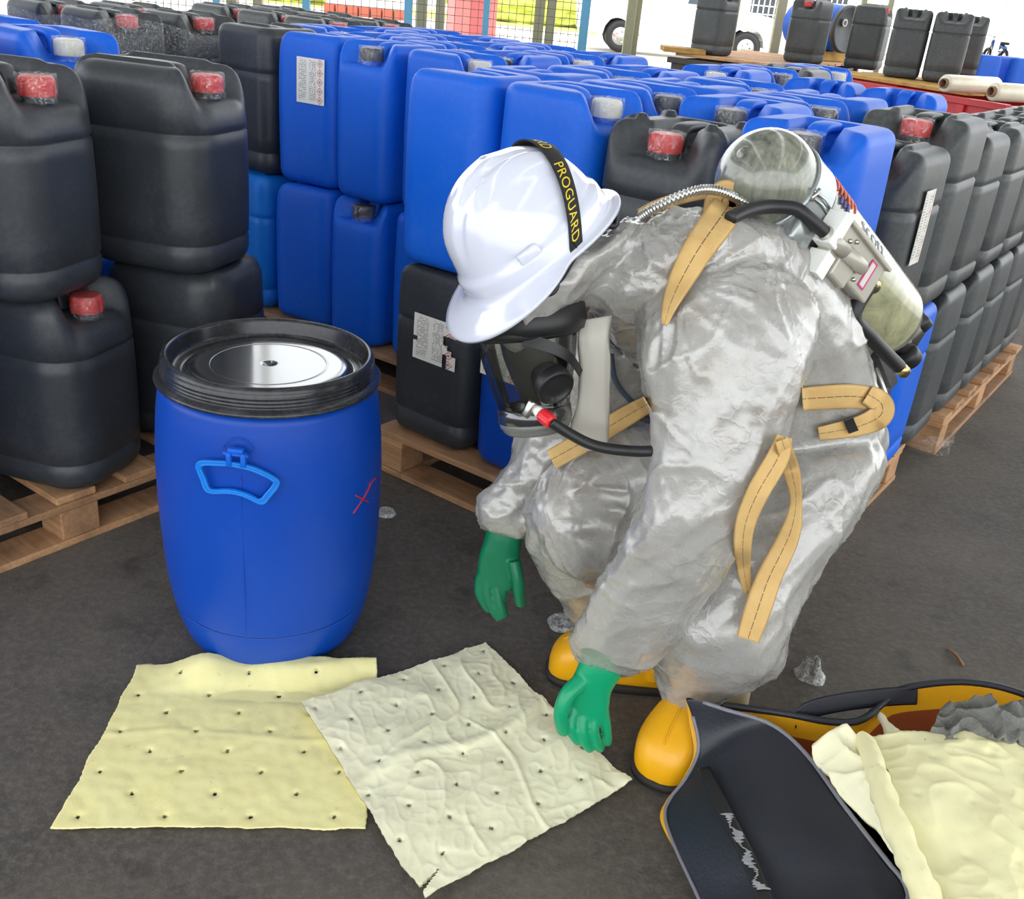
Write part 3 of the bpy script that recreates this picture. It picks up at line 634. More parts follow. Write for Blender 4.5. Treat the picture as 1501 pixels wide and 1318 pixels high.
# film around the foot of the right pallet
# ------------------------------------------------------------------ red skips with boards, cans and film rolls, back right
def skip(A, B, depth, z1, mat, label, name='steel_skip'):
    A = np.array(A[:2]); B = np.array(B[:2]); d = norm(np.append(B - A, 0))[:2]; n = np.array([-d[1], d[0]]); n = n if n[1] > 0 else -n; Lg = np.linalg.norm(B - A)
    t = empty(name, (A[0], A[1], 0), math.atan2(d[1], d[0])); tag(t, label, 'skip'); s = 1 if (np.array([-d[1], d[0]]) @ n) > 0 else -1
    def bx_(nm, x0, x1, y0, y1, z0, zz): MB().box(((x0 + x1) / 2, s * (y0 + y1) / 2, (z0 + zz) / 2), (x1 - x0, abs(y1 - y0), zz - z0), None, .004).build(nm, mat, t, False)
    bx_('side_panel', 0, Lg, 0, .02, .04, z1); bx_('side_panel', 0, Lg, depth - .02, depth, .04, z1); bx_('side_panel', 0, .02, .02, depth - .02, .04, z1); bx_('side_panel', Lg - .02, Lg, .02, depth - .02, .04, z1)
    bx_('floor_panel', .02, Lg - .02, .02, depth - .02, .04, .07)
    for y0, y1 in ((-.03, .035), (depth - .035, depth + .03)): bx_('rim', -.03, Lg + .03, y0, y1, z1 - .03, z1 + .012)
    for x in np.linspace(.3, Lg - .3, 4): bx_('rib', x - .03, x + .03, -.025, 0, .05, z1 - .03)
    for x in (.15, Lg - .15): bx_('foot', x - .06, x + .06, .05, depth - .05, 0, .04)
    return t, d, n, Lg
RA, RB = atZ(1190, 108, .86), atZ(1472, 153, .86)
skip(RA, RB, 1.1, .85, M['red_steel'], 'long red steel skip behind the right-hand cans')
RC = RB + (RB - RA) * .02; RD = RB + (RB - RA) * .35
skip(RC + (RB-RA)*.07 + np.array([.02, .06, 0]), RD + (RB-RA)*.07 + np.array([.02, .06, 0]), 1.0, .85, M['red_steel'], 'second red steel skip at the right picture edge')
dS = norm((RB - RA) * np.array([1, 1, 0])); nS = np.array([-dS[1], dS[0], 0]); nS = nS if nS[1] > 0 else -nS
SA = math.atan2(dS[1], dS[0])
M['yellow_wood'] = wood('yellow_board_wood', (200, 150, 60), (226, 182, 90))
for k in range(4):
    q = RA + nS * (.12 + k * .25) + dS * (np.linalg.norm(RB - RA) * .42); q[2] = .886
    o = MB().box((0, 0, 0), (np.linalg.norm(RB - RA) * .8, .2, .022), None, .003).build('plank', M['yellow_wood'], smooth=False, loc=tuple(q)); o.rotation_euler = (0, 0, SA)
    tag(o, f"{['front','second','third','rear'][k]} long plank laid across the red skip under the cans", 'plank', 'planks on the red skip')
def standing(px, py, z, kind, mn, capc, label, rot, sc=1.0):
    p = atZ(px, py, z); return can(kind, mn, capc, 0, 0, 0, 'u+', label, xyz=p, ang=rot, group='black jerrycans standing at the back right', wrap=False)
standing(1263, 101, .90, 'ribbed', 'grey_black', 'red', 'black jerrycan with red cap standing on the planks right of the blue drum', -.5)
standing(1319, 113, .90, 'ribbed', 'grey_black', None, 'black jerrycan on the planks, second of three standing together', -1.9)
standing(1376, 120, .90, 'ribbed', 'grey_black', None, 'black jerrycan on the planks, nearest the film rolls', -1.9)
standing(1404, 113, .90, 'ribbed', 'grey_black', None, 'black jerrycan half hidden behind the one by the film rolls', -1.9)
# dark rack carrying the two left cans and the lying drum
DA, DB = atZ(985, 84, .86), atZ(1172, 107, .86)
dk = simple('dark_steel', (64, 60, 56), .6)
tt, dd, nn, LL = skip(DA, DB, 2.05, .85, dk, 'long dark steel skip behind the blue cans, left of the red one')
dD = np.array([dd[0], dd[1], 0]); nD = np.array([nn[0], nn[1], 0])
for k in range(8):
    q = DA + nD * (.12 + k * .26) + dD * (LL * .5); q[2] = .888
    o = MB().box((0, 0, 0), (LL * .96, .22, .022), None, .003).build('plank', M['wood'], smooth=False, loc=tuple(q)); o.rotation_euler = (0, 0, math.atan2(dd[1], dd[0]))
    tag(o, f"grey weathered plank across the dark skip, {['nearest','second','third','fourth','fifth','sixth','seventh','farthest'][k]} to the camera", 'plank', 'planks on the dark skip')
standing(1041, 80, .90, 'ribbed', 'grey_black', 'white', 'black jerrycan standing alone in front of the white pickup', -.7)
standing(1176, 92, .90, 'ribbed', 'grey_black', 'red', 'black jerrycan standing left of the lying blue drum', -2.3)
o = MB().box((0, 0, .02), (.34, .3, .04), None, .004).build('timber_block', M['yellow_wood'], smooth=False, loc=tuple(atZ(1000, 77, .90))); tag(o, 'yellow timber block left of the lone black can at the back', 'timber')
def lying_drum():
    ax = norm(RT * .55 - FW * .8 * np.array([1, 1, 0])); ax = norm(ax * np.array([1, 1, 0])); lc = atY(1240, 43, 9.75); p = lc - ax * .3
    t = empty('plastic_drum', (p[0], p[1], .9)); tag(t, 'blue plastic drum lying on its side with black end, on yellow timber', 'drum')
    x = norm(np.cross(ax, [0, 0, 1])); y = np.cross(ax, x); R = basis(x, y, ax); c = np.array([0, 0, lc[2] - .9]) - ax * .3; hz = lc[2] - .9 - .2
    MB().lathe([(0, 0), (.15, 0), (.175, .02), (.195, .15), (.2, .3), (.195, .5), (.185, .58), (.175, .6)], 40, R, c).build('drum_body', M['blue'], t)
    MB().lathe([(.178, .575), (.2, .58), (.2, .625), (.185, .63), (.17, .612), (0, .612)], 40, R, c).build('lid', M['grey_black'], t)
    MB().lathe([(.02, .613), (.034, .62), (.034, .632), (.02, .632), (.02, .613)], 20, R, c + x * .07 - y * .05).build('bung_ring', M['white_cap'], t)
    for s in (-.12, .16):
        MB().box(tuple(np.array([0, 0, hz / 2 + .002]) + ax * np.array([1, 1, 0]) * s), (.4, .09, hz + .004), rotz(math.atan2(x[1], x[0])), .004).build('timber_rest', M['yellow_wood'], t, False)
lying_drum()
def film_roll(pa, pb, z, label):
    a, b = atZ(*pa, z), atZ(*pb, z); ax = norm(b - a); Lr = np.linalg.norm(b - a); x = norm(np.cross(ax, [0, 0, 1])); R = basis(x, np.cross(ax, x), ax)
    t = empty('film_roll', tuple(a)); tag(t, label, 'plastic roll', 'rolls of stretch film')
    MB().lathe([(.03, .02), (.05, .02), (.054, .03), (.054, Lr - .03), (.05, Lr - .02), (.03, Lr - .02)], 32, R).build('film', simple('roll_film', (222, 214, 190), .3, coat=.4), t)
    MB().lathe([(.024, 0), (.031, 0), (.031, Lr), (.024, Lr), (.024, 0)], 24, R).build('core', simple('card_core', (150, 112, 84), .8), t)
film_roll((1382, 122), (1462, 126), .955, 'cream roll of stretch film with brown core on the red skip')
film_roll((1452, 134), (1530, 139), .955, 'cream roll of stretch film behind the first, right picture edge')
pb = atZ(1500, 118, .94); pallet(0, 0, 'wooden pallet behind the second red skip', 1.0, .6, org=(pb[0] - .45, pb[1] + .1, 0), ang=.25)
for i in range(2):
    for tier in (0, 1): can('tall', 'blue', 'black', 0, 0, 0, 'u+', f"blue jerrycan behind the film rolls, {['left','right'][i]} one, {['lower','upper'][tier]} tier", xyz=(pb[0] - .2 + .34 * i, pb[1] + .45 + .08 * i, .131 + .483 * tier), ang=.25)
# ------------------------------------------------------------------ the blue open-head drum in front
def project(p):
    d = np.asarray(p, float) - CAM; z = d @ FW; return IMW / 2 + FPX * (d @ RT) / z, IMH / 2 - FPX * (d @ UP) / z
DC = np.array([-.478, 1.765, 0.0])
def main_drum():
    t = empty('plastic_drum', tuple(DC)); tag(t, 'blue plastic drum with black screw lid and front carry handle, beside yellow pad', 'drum')
    prof = [(0, .004), (.13, .004), (.15, 0), (.168, .006), (.182, .03), (.194, .065), (.201, .095), (.2015, .1), (.2005, .102), (.203, .106), (.211, .16), (.2165, .24), (.219, .33), (.2185, .40), (.2155, .45), (.2115, .495), (.207, .525), (.203, .541), (.19, .55)]
    prof = [(r_, z_ * 1.05) for r_, z_ in prof]; P = crom(prof, 3); body = MB().lathe(P, 96).build('drum_body', M['blue_deep'], t)
    lid = [(.19, .545), (.199, .516), (.206, .512), (.2115, .516), (.2125, .523), (.209, .531), (.202, .535), (.1985, .539), (.1985, .545), (.2, .547), (.2, .550), (.1985, .552), (.1985, .558), (.2, .560), (.2, .563), (.1985, .565), (.1985, .572), (.2, .574), (.2, .577), (.1985, .579),
           (.1985, .592), (.1975, .598), (.1945, .602), (.190, .603), (.186, .601), (.1835, .596), (.182, .575), (.179, .569), (.172, .567), (.165, .5675), (.161, .5655), (.158, .5645), (.155, .567), (.152, .5725), (.148, .5745), (.146, .5755), (.13, .5755), (.112, .5755), (.11, .5755), (.1085, .5748), (.107, .5755), (.105, .5755), (.06, .5755), (.018, .5755), (.014, .5755), (.010, .574), (.004, .573), (.003, .57), (0, .57)]
    lid = [(r_, (.592 - (.592 - z_) * (.52 if k_ < 22 else 1)) + .0265) for k_, (r_, z_) in enumerate(lid)]; k_ = next(i for i, p_ in enumerate(lid) if p_[0] < .1611); ld = MB().lathe(lid[:k_ + 1], 96).build('lid', M['lid_rim'], t); MB().lathe(lid[k_:], 96).build('lid_panel', M['lid_black'], ld)
    # carry handle on the side that faces the camera
    best = min(np.linspace(-1.2, 1.2, 481), key=lambda f: abs(project(DC + np.array([.219 * math.sin(f), -.219 * math.cos(f), .4]))[0] - 351))
    def on(x, z, n=0.0):
        R = .2185 + n; f = best + x / .2185; return np.array([R * math.sin(f), -R * math.cos(f), z])
    zz = np.linspace(.2, .55, 701); z_of = lambda py: zz[np.argmin([abs(project(DC + on(0, z))[1] - py) for z in zz])]
    k = 1 / 742.0; loop = [(300, 691), (305, 683), (325, 678.5), (347, 677), (372, 682), (395, 696), (398, 704), (389, 718), (379, 729), (362, 721), (343, 717), (314, 721), (306, 706)]
    pts = [on((x - 350) * k, z_of(y), .010) for x, y in loop]; pts.append(pts[0]); P = crom(pts, 5)
    hb = MB(); hb.tube(P, .0052, 10, False)
    for sx in (-.006, .006): hb.tube(crom([np.array(p) + norm(np.array(p) * [1, 1, 0]) * .003 for p in [on((x - 350) * k * (1 + sx * 9), z_of(690 + (y - 700) * (1 + sx * 14) + 10), .010) for x, y in loop + loop[:1]]], 4), .0028, 8, False)
    h = hb.build('handle', M['blue_light'], t); h['label'] = 'lighter blue moulded handle loop'
    hg = MB(); fr = lambda z, n=0.: on(0, z, n)
    R = basis(np.array([math.cos(best), math.sin(best), 0]), np.array([-math.sin(best), math.cos(best), 0]) * 1.0, np.array([0, 0, 1.]))
    for sx in (-.011, .013): hg.box(on(sx, z_of(669), .012), (.009, .014, .026), R, .002)
    hg.box(on(0, z_of(657), .010), (.028, .014, .01), R, .003); hg.tube([on(-.021, z_of(662), .012), on(0, z_of(662), .013), on(.021, z_of(664), .012)], .0035, 8)
    hg.build('hinge', M['blue'], t)
    ring = crom([on(.026 * math.cos(a), z_of(664) + .026 * math.sin(a), .0002) for a in np.linspace(.15, 2.9, 12)], 3); MB().tube(ring, .0012, 6).build('moulded_arc', M['blue_deep'], t)
    # the red X and the mould seam
    gx = min(np.linspace(-1.3, 1.4, 541), key=lambda f: abs(project(DC + np.array([.219 * math.sin(f), -.219 * math.cos(f), .33]))[0] - 530)); zx = zz[np.argmin([abs(project(DC + np.array([.219 * math.sin(gx), -.219 * math.cos(gx), z]))[1] - 731) for z in zz])]
    def onx(x, z): R_ = .2198; f = gx + x / .2185; return np.array([R_ * math.sin(f), -R_ * math.cos(f), z])
    xm = MB()
    for pl in ([(.014, .021), (.004, .004), (-.012, -.020)], [(-.009, .016), (.0, .0), (.010, -.018)], [(.010, .019), (.016, .0215), (.024, .021)]): xm.tube(crom([onx(a * 2.3, zx + b) for a, b in pl], 5), .0016, 6)
    xm.build('red_x_mark', simple('red_marker', (190, 36, 48), .6), t)
    MB().tube([on(.004, z, .0) for z in np.linspace(.12, .47, 12)], .0007, 5).build('mould_seam', M['blue_deep'], t)
main_drum()
# ------------------------------------------------------------------ absorbent pads
def pad_mat(name, c1, c2):
    t = NT(name); v = t.coord('Object'); n = t.noise(v, 14, 4, .6); f = t.noise(v, 420, 3, .7)
    c = t.mix(n, lin(c1), lin(c2)); c = t.mix(t.ramp(t.noise(v, 45, 5, .7), [(.62, G(0)), (.78, G(.35))]), c, lin((150, 138, 108)))
    t.set(Base_Color=c, Roughness=.95, Specular_IOR_Level=.15, Subsurface_Weight=.08, Normal=t.bump(f, .25, .0012, t.bump(t.noise(v, 50, 4, .6), .16, .003))); return t.m
M['pad_bag'] = pad_mat('pale_yellow_felt', (230, 222, 172), (238, 232, 190))
M['pad_yellow'] = pad_mat('yellow_absorbent_felt', (236, 224, 154), (243, 232, 174)); M['pad_cream'] = pad_mat('cream_absorbent_felt', (238, 231, 194), (246, 240, 210))
def pad(name, Pfun, n, m, zfun, mat, label, holes, thick=.006, cut=None, seed=0.0, parent=None, hr=.0040):
    """felt sheet: Pfun(s,t) -> xyz, small perforations cut through the upper skin"""
    s, t_ = np.meshgrid(np.linspace(0, 1, n + 1), np.linspace(0, 1, m + 1), indexing='ij'); s = s.ravel(); t_ = t_.ravel()
    P = Pfun(s, t_); e = np.minimum(np.minimum(s, 1 - s), np.minimum(t_, 1 - t_)); jit = np.exp(-e * 90)
    P[:, :2] += (np.stack([noise3(P * 140 + seed), noise3(P * 140 + 7 + seed)], 1) * .0016 + np.stack([noise3(P * 14 + seed), noise3(P * 14 + 7 + seed)], 1) * .006) * jit[:, None]
    D = np.full(len(s), 9.0)
    for (a, b) in holes:
        d2 = np.linalg.norm(P[:, :2] - Pfun(np.array([a]), np.array([b]))[0, :2], axis=1); D = np.minimum(D, d2)
    P[:, 2] += zfun(s, t_, P) + thick - .0035 * np.exp(-(D / .007) ** 2)
    V = list(P); I = lambda i, j: i * (m + 1) + j; F = []; Dm = D.reshape(n + 1, m + 1)
    for i in range(n):
        for j in range(m):
            if (Dm[i, j] + Dm[i + 1, j + 1] + Dm[i + 1, j] + Dm[i, j + 1]) / 4 < hr: continue
            if cut is not None and cut((i + .5) / n, (j + .5) / m): continue
            F.append((I(i, j), I(i + 1, j), I(i + 1, j + 1), I(i, j + 1)))
    q = np.sqrt(np.clip(e * 40, 0, 1)); V2 = P.copy(); V2[:, 2] -= thick * (.25 + .75 * q); b = len(V); V += list(V2)
    k = 1
    for i in range(n):
        for j in range(m):
            if cut is not None and cut((i + .5) / n, (j + .5) / m): continue
            if (Dm[i, j] + Dm[i + 1, j + 1] + Dm[i + 1, j] + Dm[i, j + 1]) / 4 < hr: continue
            F.append((b + I(i, j), b + I(i, j + 1), b + I(i + 1, j + 1), b + I(i + 1, j)))
    bd = [I(i, 0) for i in range(n)] + [I(n, j) for j in range(m)] + [I(n - i, m) for i in range(n)] + [I(0, m - j) for j in range(m)]
    F += [(bd[k], b + bd[k], b + bd[(k + 1) % len(bd)], bd[(k + 1) % len(bd)]) for k in range(len(bd)) if cut is None]
    o = obj(name, V, F, mat, parent); return tag(o, label, 'pad') if label else o
def quad(c0, c1, c2, c3): return lambda s, t: (c0 * ((1 - s) * (1 - t))[:, None] + c1 * (s * (1 - t))[:, None] + c2 * (s * t)[:, None] + c3 * ((1 - s) * t)[:, None])
A0, A1, A2, A3 = atZ(78, 1219, 0), atZ(535, 1219, 0), atZ(551, 972, .02), atZ(201, 973, .012); A2[2] = A3[2] = 0
def zA(s, t, P):
    hump = .034 * np.exp(-((s - .30) / .13) ** 2) * sstep(.78, .97, t); lip = .026 * sstep(.86, 1.0, t + .05 * np.sin((s - .3) * 5)) * sstep(.35, .6, s)
    val = -.006 * np.exp(-((t - .80 + .1 * (s - .5)) / .04) ** 2) * sstep(.3, .45, s)
    return np.maximum(0, .0015 + hump + lip + val + .0035 * np.abs(noise3(P * 9 + 3)) + .0012 * noise3(P * 40)) + .0014 * np.exp(-((t - .52 - .03 * np.sin(s * 6)) / .02) ** 2)
hA = [((i + (.5 if j % 2 else 0)) / 3.6 + .06, (j + .5) / 8.2) for j in range(8) for i in range(-1, 5) if 0.02 < (i + (.5 if j % 2 else 0)) / 3.6 + .06 < .98]
pad('absorbent_pad', quad(A0, A1, A2, A3), 170, 160, zA, M['pad_yellow'], 'yellow perforated absorbent pad lying against the foot of the blue drum', hA)
B0, B1, B2, B3 = atZ(443, 1040, .012), atZ(712, 941, .012), atZ(924, 1152, .012), atZ(622, 1316, .012)
for b_ in (B0, B1, B2, B3): b_[2] = .0
def zB(s, t, P):
    fold = .008 * np.exp(-((t - .47 + .04 * np.sin(s * 7)) / .03) ** 2) * (.5 + .5 * s) + .003 * np.exp(-((s - .62 + .05 * np.sin(t * 8)) / .012) ** 2) * sstep(.3, .5, t)
    lift = .017 * sstep(.55, .0, t) * sstep(.7, .0, s) + .012 * np.exp(-((s - .9) / .12) ** 2 - ((t - .75) / .2) ** 2) + .014 * sstep(.9, 1.0, s) * sstep(.9, 1, t)
    return .002 + fold + lift + .004 + .005 * noise3(P * 11 + 11) + .0013 * ridged(P * np.array([12, 26, 9]) + 17, 4) * np.clip(.6 + noise3(P * 5 + 3), 0, 1) + .0012 * ridged(P * np.array([30, 20, 9]) + 27, 5) + .0042 * ridged(P * np.array([16, 9, 5]) + 5, 5) * np.clip(.5 + noise3(P * 6 + 31), 0, 1) * sstep(.1, .6, t + s) + .0005 * noise3(P * 60)
hB = [((i + (.5 if j % 2 else 0)) / 4.4 + .04, (j + .4) / 8.4) for j in range(8) for i in range(-1, 6) if 0.02 < (i + (.5 if j % 2 else 0)) / 4.4 + .04 < .98]
def cutB(s, t): return abs(t - (.968 - .35 * s)) < .012 * (1 - s / .12) if s < .12 else False
QB = quad(B0, B1, B2, B3)
pad('absorbent_pad', lambda s, t: QB(s, t), 170, 170, zB, M['pad_cream'], 'cream crumpled absorbent pad with a torn corner under the near glove', hB, cut=cutB, seed=20.)
# ------------------------------------------------------------------ the black and yellow spill-kit bag
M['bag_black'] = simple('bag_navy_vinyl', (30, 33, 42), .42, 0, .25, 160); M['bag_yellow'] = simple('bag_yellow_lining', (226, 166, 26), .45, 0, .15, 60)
M['bag_rust_and_shade'] = simple('bag_rust_fabric_and_shade', (140, 66, 24), .6, 0, .2, 60); M['piping'] = simple('bag_piping', (120, 120, 128), .4); M['worn'] = simple('worn_tape', (150, 152, 156), .5, 0, .6, 120, var=.5)  # rust colour: divider fabric, and painted shade on the yellow lining
def chain(pts, n):
    P = crom([atZ(x, y, z) for x, y, z in pts], 10); d = np.concatenate([[0], np.cumsum(np.linalg.norm(np.diff(P, axis=0), axis=1))]); q = np.linspace(0, d[-1], n)
    return np.stack([np.interp(q, d, P[:, k]) for k in range(3)], 1)
def ruled(name, Lc, Rc, m, zf, mats, parent, thick=.004, both=True):
    n = len(Lc); w = np.linspace(0, 1, m + 1); P = Lc[:, None] * (1 - w)[None, :, None] + Rc[:, None] * w[None, :, None]; s = np.repeat(np.linspace(0, 1, n), m + 1); t = np.tile(w, n); P = P.reshape(-1, 3)
    P[:, 2] += zf(s, t, P); I = lambda i, j: i * (m + 1) + j
    F = [(I(i, j), I(i, j + 1), I(i + 1, j + 1), I(i + 1, j)) for i in range(n - 1) for j in range(m)]; b = len(P); V = np.concatenate([P, P - np.array([0, 0, thick])])
    F2 = [tuple(b + k for k in reversed(f)) for f in F]; bd = [I(0, j) for j in range(m)] + [I(i, m) for i in range(n - 1)] + [I(n - 1, m - j) for j in range(m)] + [I(n - 1 - i, 0) for i in range(n - 1)]
    F3 = [(bd[(k + 1) % len(bd)], bd[k], b + bd[k], b + bd[(k + 1) % len(bd)]) for k in range(len(bd))]
    o = obj(name, V, F + F2 + F3, mats, parent)
    if len(mats) > 1: o.data.polygons.foreach_set('material_index', [0] * len(F) + [1] * len(F2) + [0] * len(F3))
    return o
def bag():
    org = atZ(1330, 1250, 0); t = empty('tool_bag', tuple(org)); tag(t, 'open black and yellow spill-kit bag, front right corner, flap folded forward', 'bag'); mi = -Vector(org)
    def put(o): o.location = mi; return o
    Lp = [(1006, 1023, .185), (1018, 1058, .145), (1024, 1100, .102), (1006, 1140, .065), (983, 1170, .04), (975, 1197, .03), (990, 1243, .03), (1030, 1330, .035), (1064, 1420, .04)]
    Rp = [(1012, 1023, .186), (1062, 1040, .185), (1130, 1062, .178), (1182, 1106, .175), (1240, 1185, .18), (1300, 1262, .18), (1327, 1297, .175), (1324, 1335, .165), (1250, 1430, .14)]
    Lc, Rc = chain(Lp, 60), chain(Rp, 60)
    put(ruled('flap', Lc, Rc, 40, lambda s, w, P: .022 * np.sin(w * math.pi) * sstep(0, .3, s) + .004 * noise3(P * 9) - .01 * np.exp(-((s - .17) / .06) ** 2) * np.sin(w * math.pi), [M['bag_black'], M['bag_yellow']], t))
    pm = MB().tube(Lc[4:], .0032, 8).tube(Rc[2:], .0036, 8).build('flap_piping', M['piping'], t); put(pm)
    Yl = chain([(x - (0 if k in (0, 6) else 7), y + 4, z - .014) for k, (x, y, z) in enumerate(Lp[:7])], 40); Yr = chain([(x + .5, y, z - .007) for x, y, z in Lp[:7]], 40)
    put(ruled('flap_lining_edge', Yl, Yr, 4, lambda s, w, P: 0 * s, [M['bag_yellow']], t, .003))
    Za = chain([(1022, 1128, .105), (1050, 1190, .112), (1085, 1260, .118), (1112, 1330, .118)], 40); Zb = chain([(1040, 1126, .109), (1072, 1190, .117), (1108, 1260, .122), (1138, 1330, .122)], 40)
    put(ruled('tape_strip', Za, Zb, 5, lambda s, w, P: .004 + 0 * s, [M['rubber']], t, .003))
    V = []; Za, Zb = chain([(1022, 1128, .105), (1050, 1190, .112), (1085, 1260, .118), (1112, 1330, .118)], 160), chain([(1040, 1126, .109), (1072, 1190, .117), (1108, 1260, .122), (1138, 1330, .122)], 160); ks = list(range(62, 146)); up_ = np.array([0, 0, .0052])
    for k in ks:
        c_ = .46 + .14 * math.sin(k * .31) + RNG.uniform(-.1, .1); w_ = max(.04, .17 + .16 * math.sin(k * .23) + RNG.uniform(-.12, .12))
        for q in (c_ - w_, c_, c_ + w_): V.append(Za[k] * (1 - q) + Zb[k] * q + up_ + np.array([0, 0, .0012 * (q == c_)]))
    F = [(i * 3 + j, i * 3 + j + 1, (i + 1) * 3 + j + 1, (i + 1) * 3 + j) for i in range(len(ks) - 1) for j in (0, 1)]; put(obj('worn_patch', V, F, M['worn'], t))
    tab = MB().box(atZ(1322, 1306, .15), (.02, .016, .05), None, .004).build('pull_tab', M['bag_yellow'], t); put(tab)
    rim = chain([(1060, 1034, .165), (1150, 1046, .172), (1215, 1058, .172), (1262, 1056, .178), (1300, 1026, .19), (1330, 1008, .21), (1420, 1000, .225), (1510, 1022, .225), (1600, 1080, .22), (1640, 1220, .2), (1590, 1400, .18), (1420, 1470, .14), (1335, 1345, .12), (1245, 1215, .12), (1185, 1135, .12), (1120, 1088, .13), (1062, 1042, .155)], 120)
    c = rim.mean(0); n = len(rim); hs = np.linspace(0, 1, 8); V = []
    for h in hs:
        k = rim.copy(); k[:, :2] = c[:2] + (rim[:, :2] - c[:2]) * (1 - .07 * h + .03 * math.sin(h * 3.1)); k[:, 2] = rim[:, 2] * (1 - h) + .012 * h; k[:, :2] += .004 * np.stack([noise3(k * 12), noise3(k * 12 + 5)], 1) * min(1, h * 4); V.append(k)
    W_ = np.array(V); F = [(a * n + j, a * n + j + 1, (a + 1) * n + j + 1, (a + 1) * n + j) for a in range(len(hs) - 1) for j in range(n - 1)]
    inner = W_.copy(); inner[:, :, :2] = c[:2] + (inner[:, :, :2] - c[:2]) * .985
    o = obj('lining', inner.reshape(-1, 3), F + [tuple((len(hs) - 1) * n + j for j in range(n - 1))], [M['bag_yellow'], M['bag_rust_and_shade']], t); put(o)
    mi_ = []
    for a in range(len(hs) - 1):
        for j in range(n - 1): mi_.append(1 if (a >= 2 and j < 40) or (34 < j < 44 and a > 0) else 0)  # lower lining is yellow too; its shade is painted in as rust
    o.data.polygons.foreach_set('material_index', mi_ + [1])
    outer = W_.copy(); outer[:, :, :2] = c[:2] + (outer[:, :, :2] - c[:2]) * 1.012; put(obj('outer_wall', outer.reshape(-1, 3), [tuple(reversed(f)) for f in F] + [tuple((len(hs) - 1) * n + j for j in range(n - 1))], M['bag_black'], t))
    put(MB().tube(rim, .0065, 10, False).build('rim_binding', M['bag_black'], t))
    st = chain([(1166, 1042, .178), (1176, 1032, .19), (1196, 1024, .2), (1240, 1015, .21), (1300, 1008, .215), (1345, 1006, .215)], 40); s2 = st + np.array([.004, -.010, -.030])
    put(ruled('carry_strap', st, s2, 5, lambda s, w, P: .002 * np.sin(w * 3.1), [M['bag_black']], t, .004))
    dv = chain([(1250, 1064, .16), (1285, 1038, .165), (1325, 1030, .17)], 16); d2 = dv.copy(); d2[:, 2] = .03; d2[:, 1] -= .02; put(ruled('divider', d2, dv, 8, lambda s, w, P: .0 * s, [M['bag_rust_and_shade']], t))
bag()
def zcr(a, b, seed): return lambda s, w, P: a * .8 * noise3(P * 9 + seed) + b * ridged(P * 20 + seed, 2) + .0045 * ridged(P * np.array([9, 21, 8]) + seed + 3, 4) * np.clip(.6 + noise3(P * 5), 0, 1) + .002 * noise3(P * 38 + seed)
def bagpad(Lp, Rp, zf, mat, label, holes=(), n=90, m=90, th=.008):
    Lc, Rc = chain(Lp, n + 1), chain(Rp, n + 1)
    def Pf(s, t):
        i = np.clip(s * n, 0, n - 1e-6); k = i.astype(int); f = (i - k)[:, None]; a = Lc[k] * (1 - f) + Lc[k + 1] * f; b = Rc[k] * (1 - f) + Rc[k + 1] * f
        return a * (1 - t)[:, None] + b * t[:, None]
    return pad('absorbent_pad', Pf, n, m, lambda s, t, P: zf(s, t, P) + .02 * np.sin(t * 3.1), mat, label, holes, th, hr=.0012)
fold = chain([(1266, 1084, .228), (1282, 1122, .234), (1300, 1180, .236), (1325, 1240, .232), (1352, 1302, .222), (1362, 1330, .215)], 60)
big = bagpad([(1272, 1084, .222), (1300, 1140, .226), (1320, 1210, .226), (1362, 1310, .212), (1385, 1420, .2)], [(1570, 1112, .235), (1570, 1190, .24), (1570, 1260, .235), (1570, 1330, .225), (1570, 1420, .21)], zcr(.012, .004, 2.), M['pad_bag'], 'large pale yellow pad with a rolled left edge lying over the open bag', [(.15, .25), (.35, .12), (.38, .42), (.4, .75), (.62, .3), (.65, .6), (.8, .45), (.12, .55), (.85, .8)], 130, 130)
V_, F_ = tube_vf(fold, np.linspace(.016, .021, 60), 18, False); V_ = np.array(V_); V_ += (noise3(V_ * 40) * .004)[:, None]; V2_, F2_ = tube_vf(fold, np.linspace(.008, .011, 60), 18, False); b_ = len(V_)
ends = [(59 * 18 + j, 59 * 18 + (j + 1) % 18, b_ + 59 * 18 + (j + 1) % 18, b_ + 59 * 18 + j) for j in range(18)]
obj('rolled_edge', np.concatenate([V_, V2_]), F_ + [tuple(b_ + k for k in reversed(f)) for f in F2_] + ends, M['pad_bag'], big)
bagpad([(1200, 1092, .19), (1190, 1110, .185), (1228, 1165, .18), (1268, 1212, .178), (1318, 1275, .175)], [(1258, 1088, .205), (1278, 1120, .21), (1298, 1170, .21), (1322, 1230, .205), (1350, 1300, .2)], zcr(.016, .012, 9.), M['pad_cream'], 'crumpled off-white pad stuffed between the flap and the rolled pad', n=60, m=40, th=.01)
P_ = chain([(1284, 1044, .17), (1298, 1060, .178), (1312, 1080, .18), (1326, 1098, .175)], 24); V_, F_ = tube_vf(P_, np.linspace(.006, .015, 24), 14); V_ = np.array(V_); V_ += (noise3(V_ * 60) * .003)[:, None]
tag(obj('absorbent_roll', V_, F_, M['pad_cream']), 'small off-white rolled pad poking up inside the bag', 'pad')
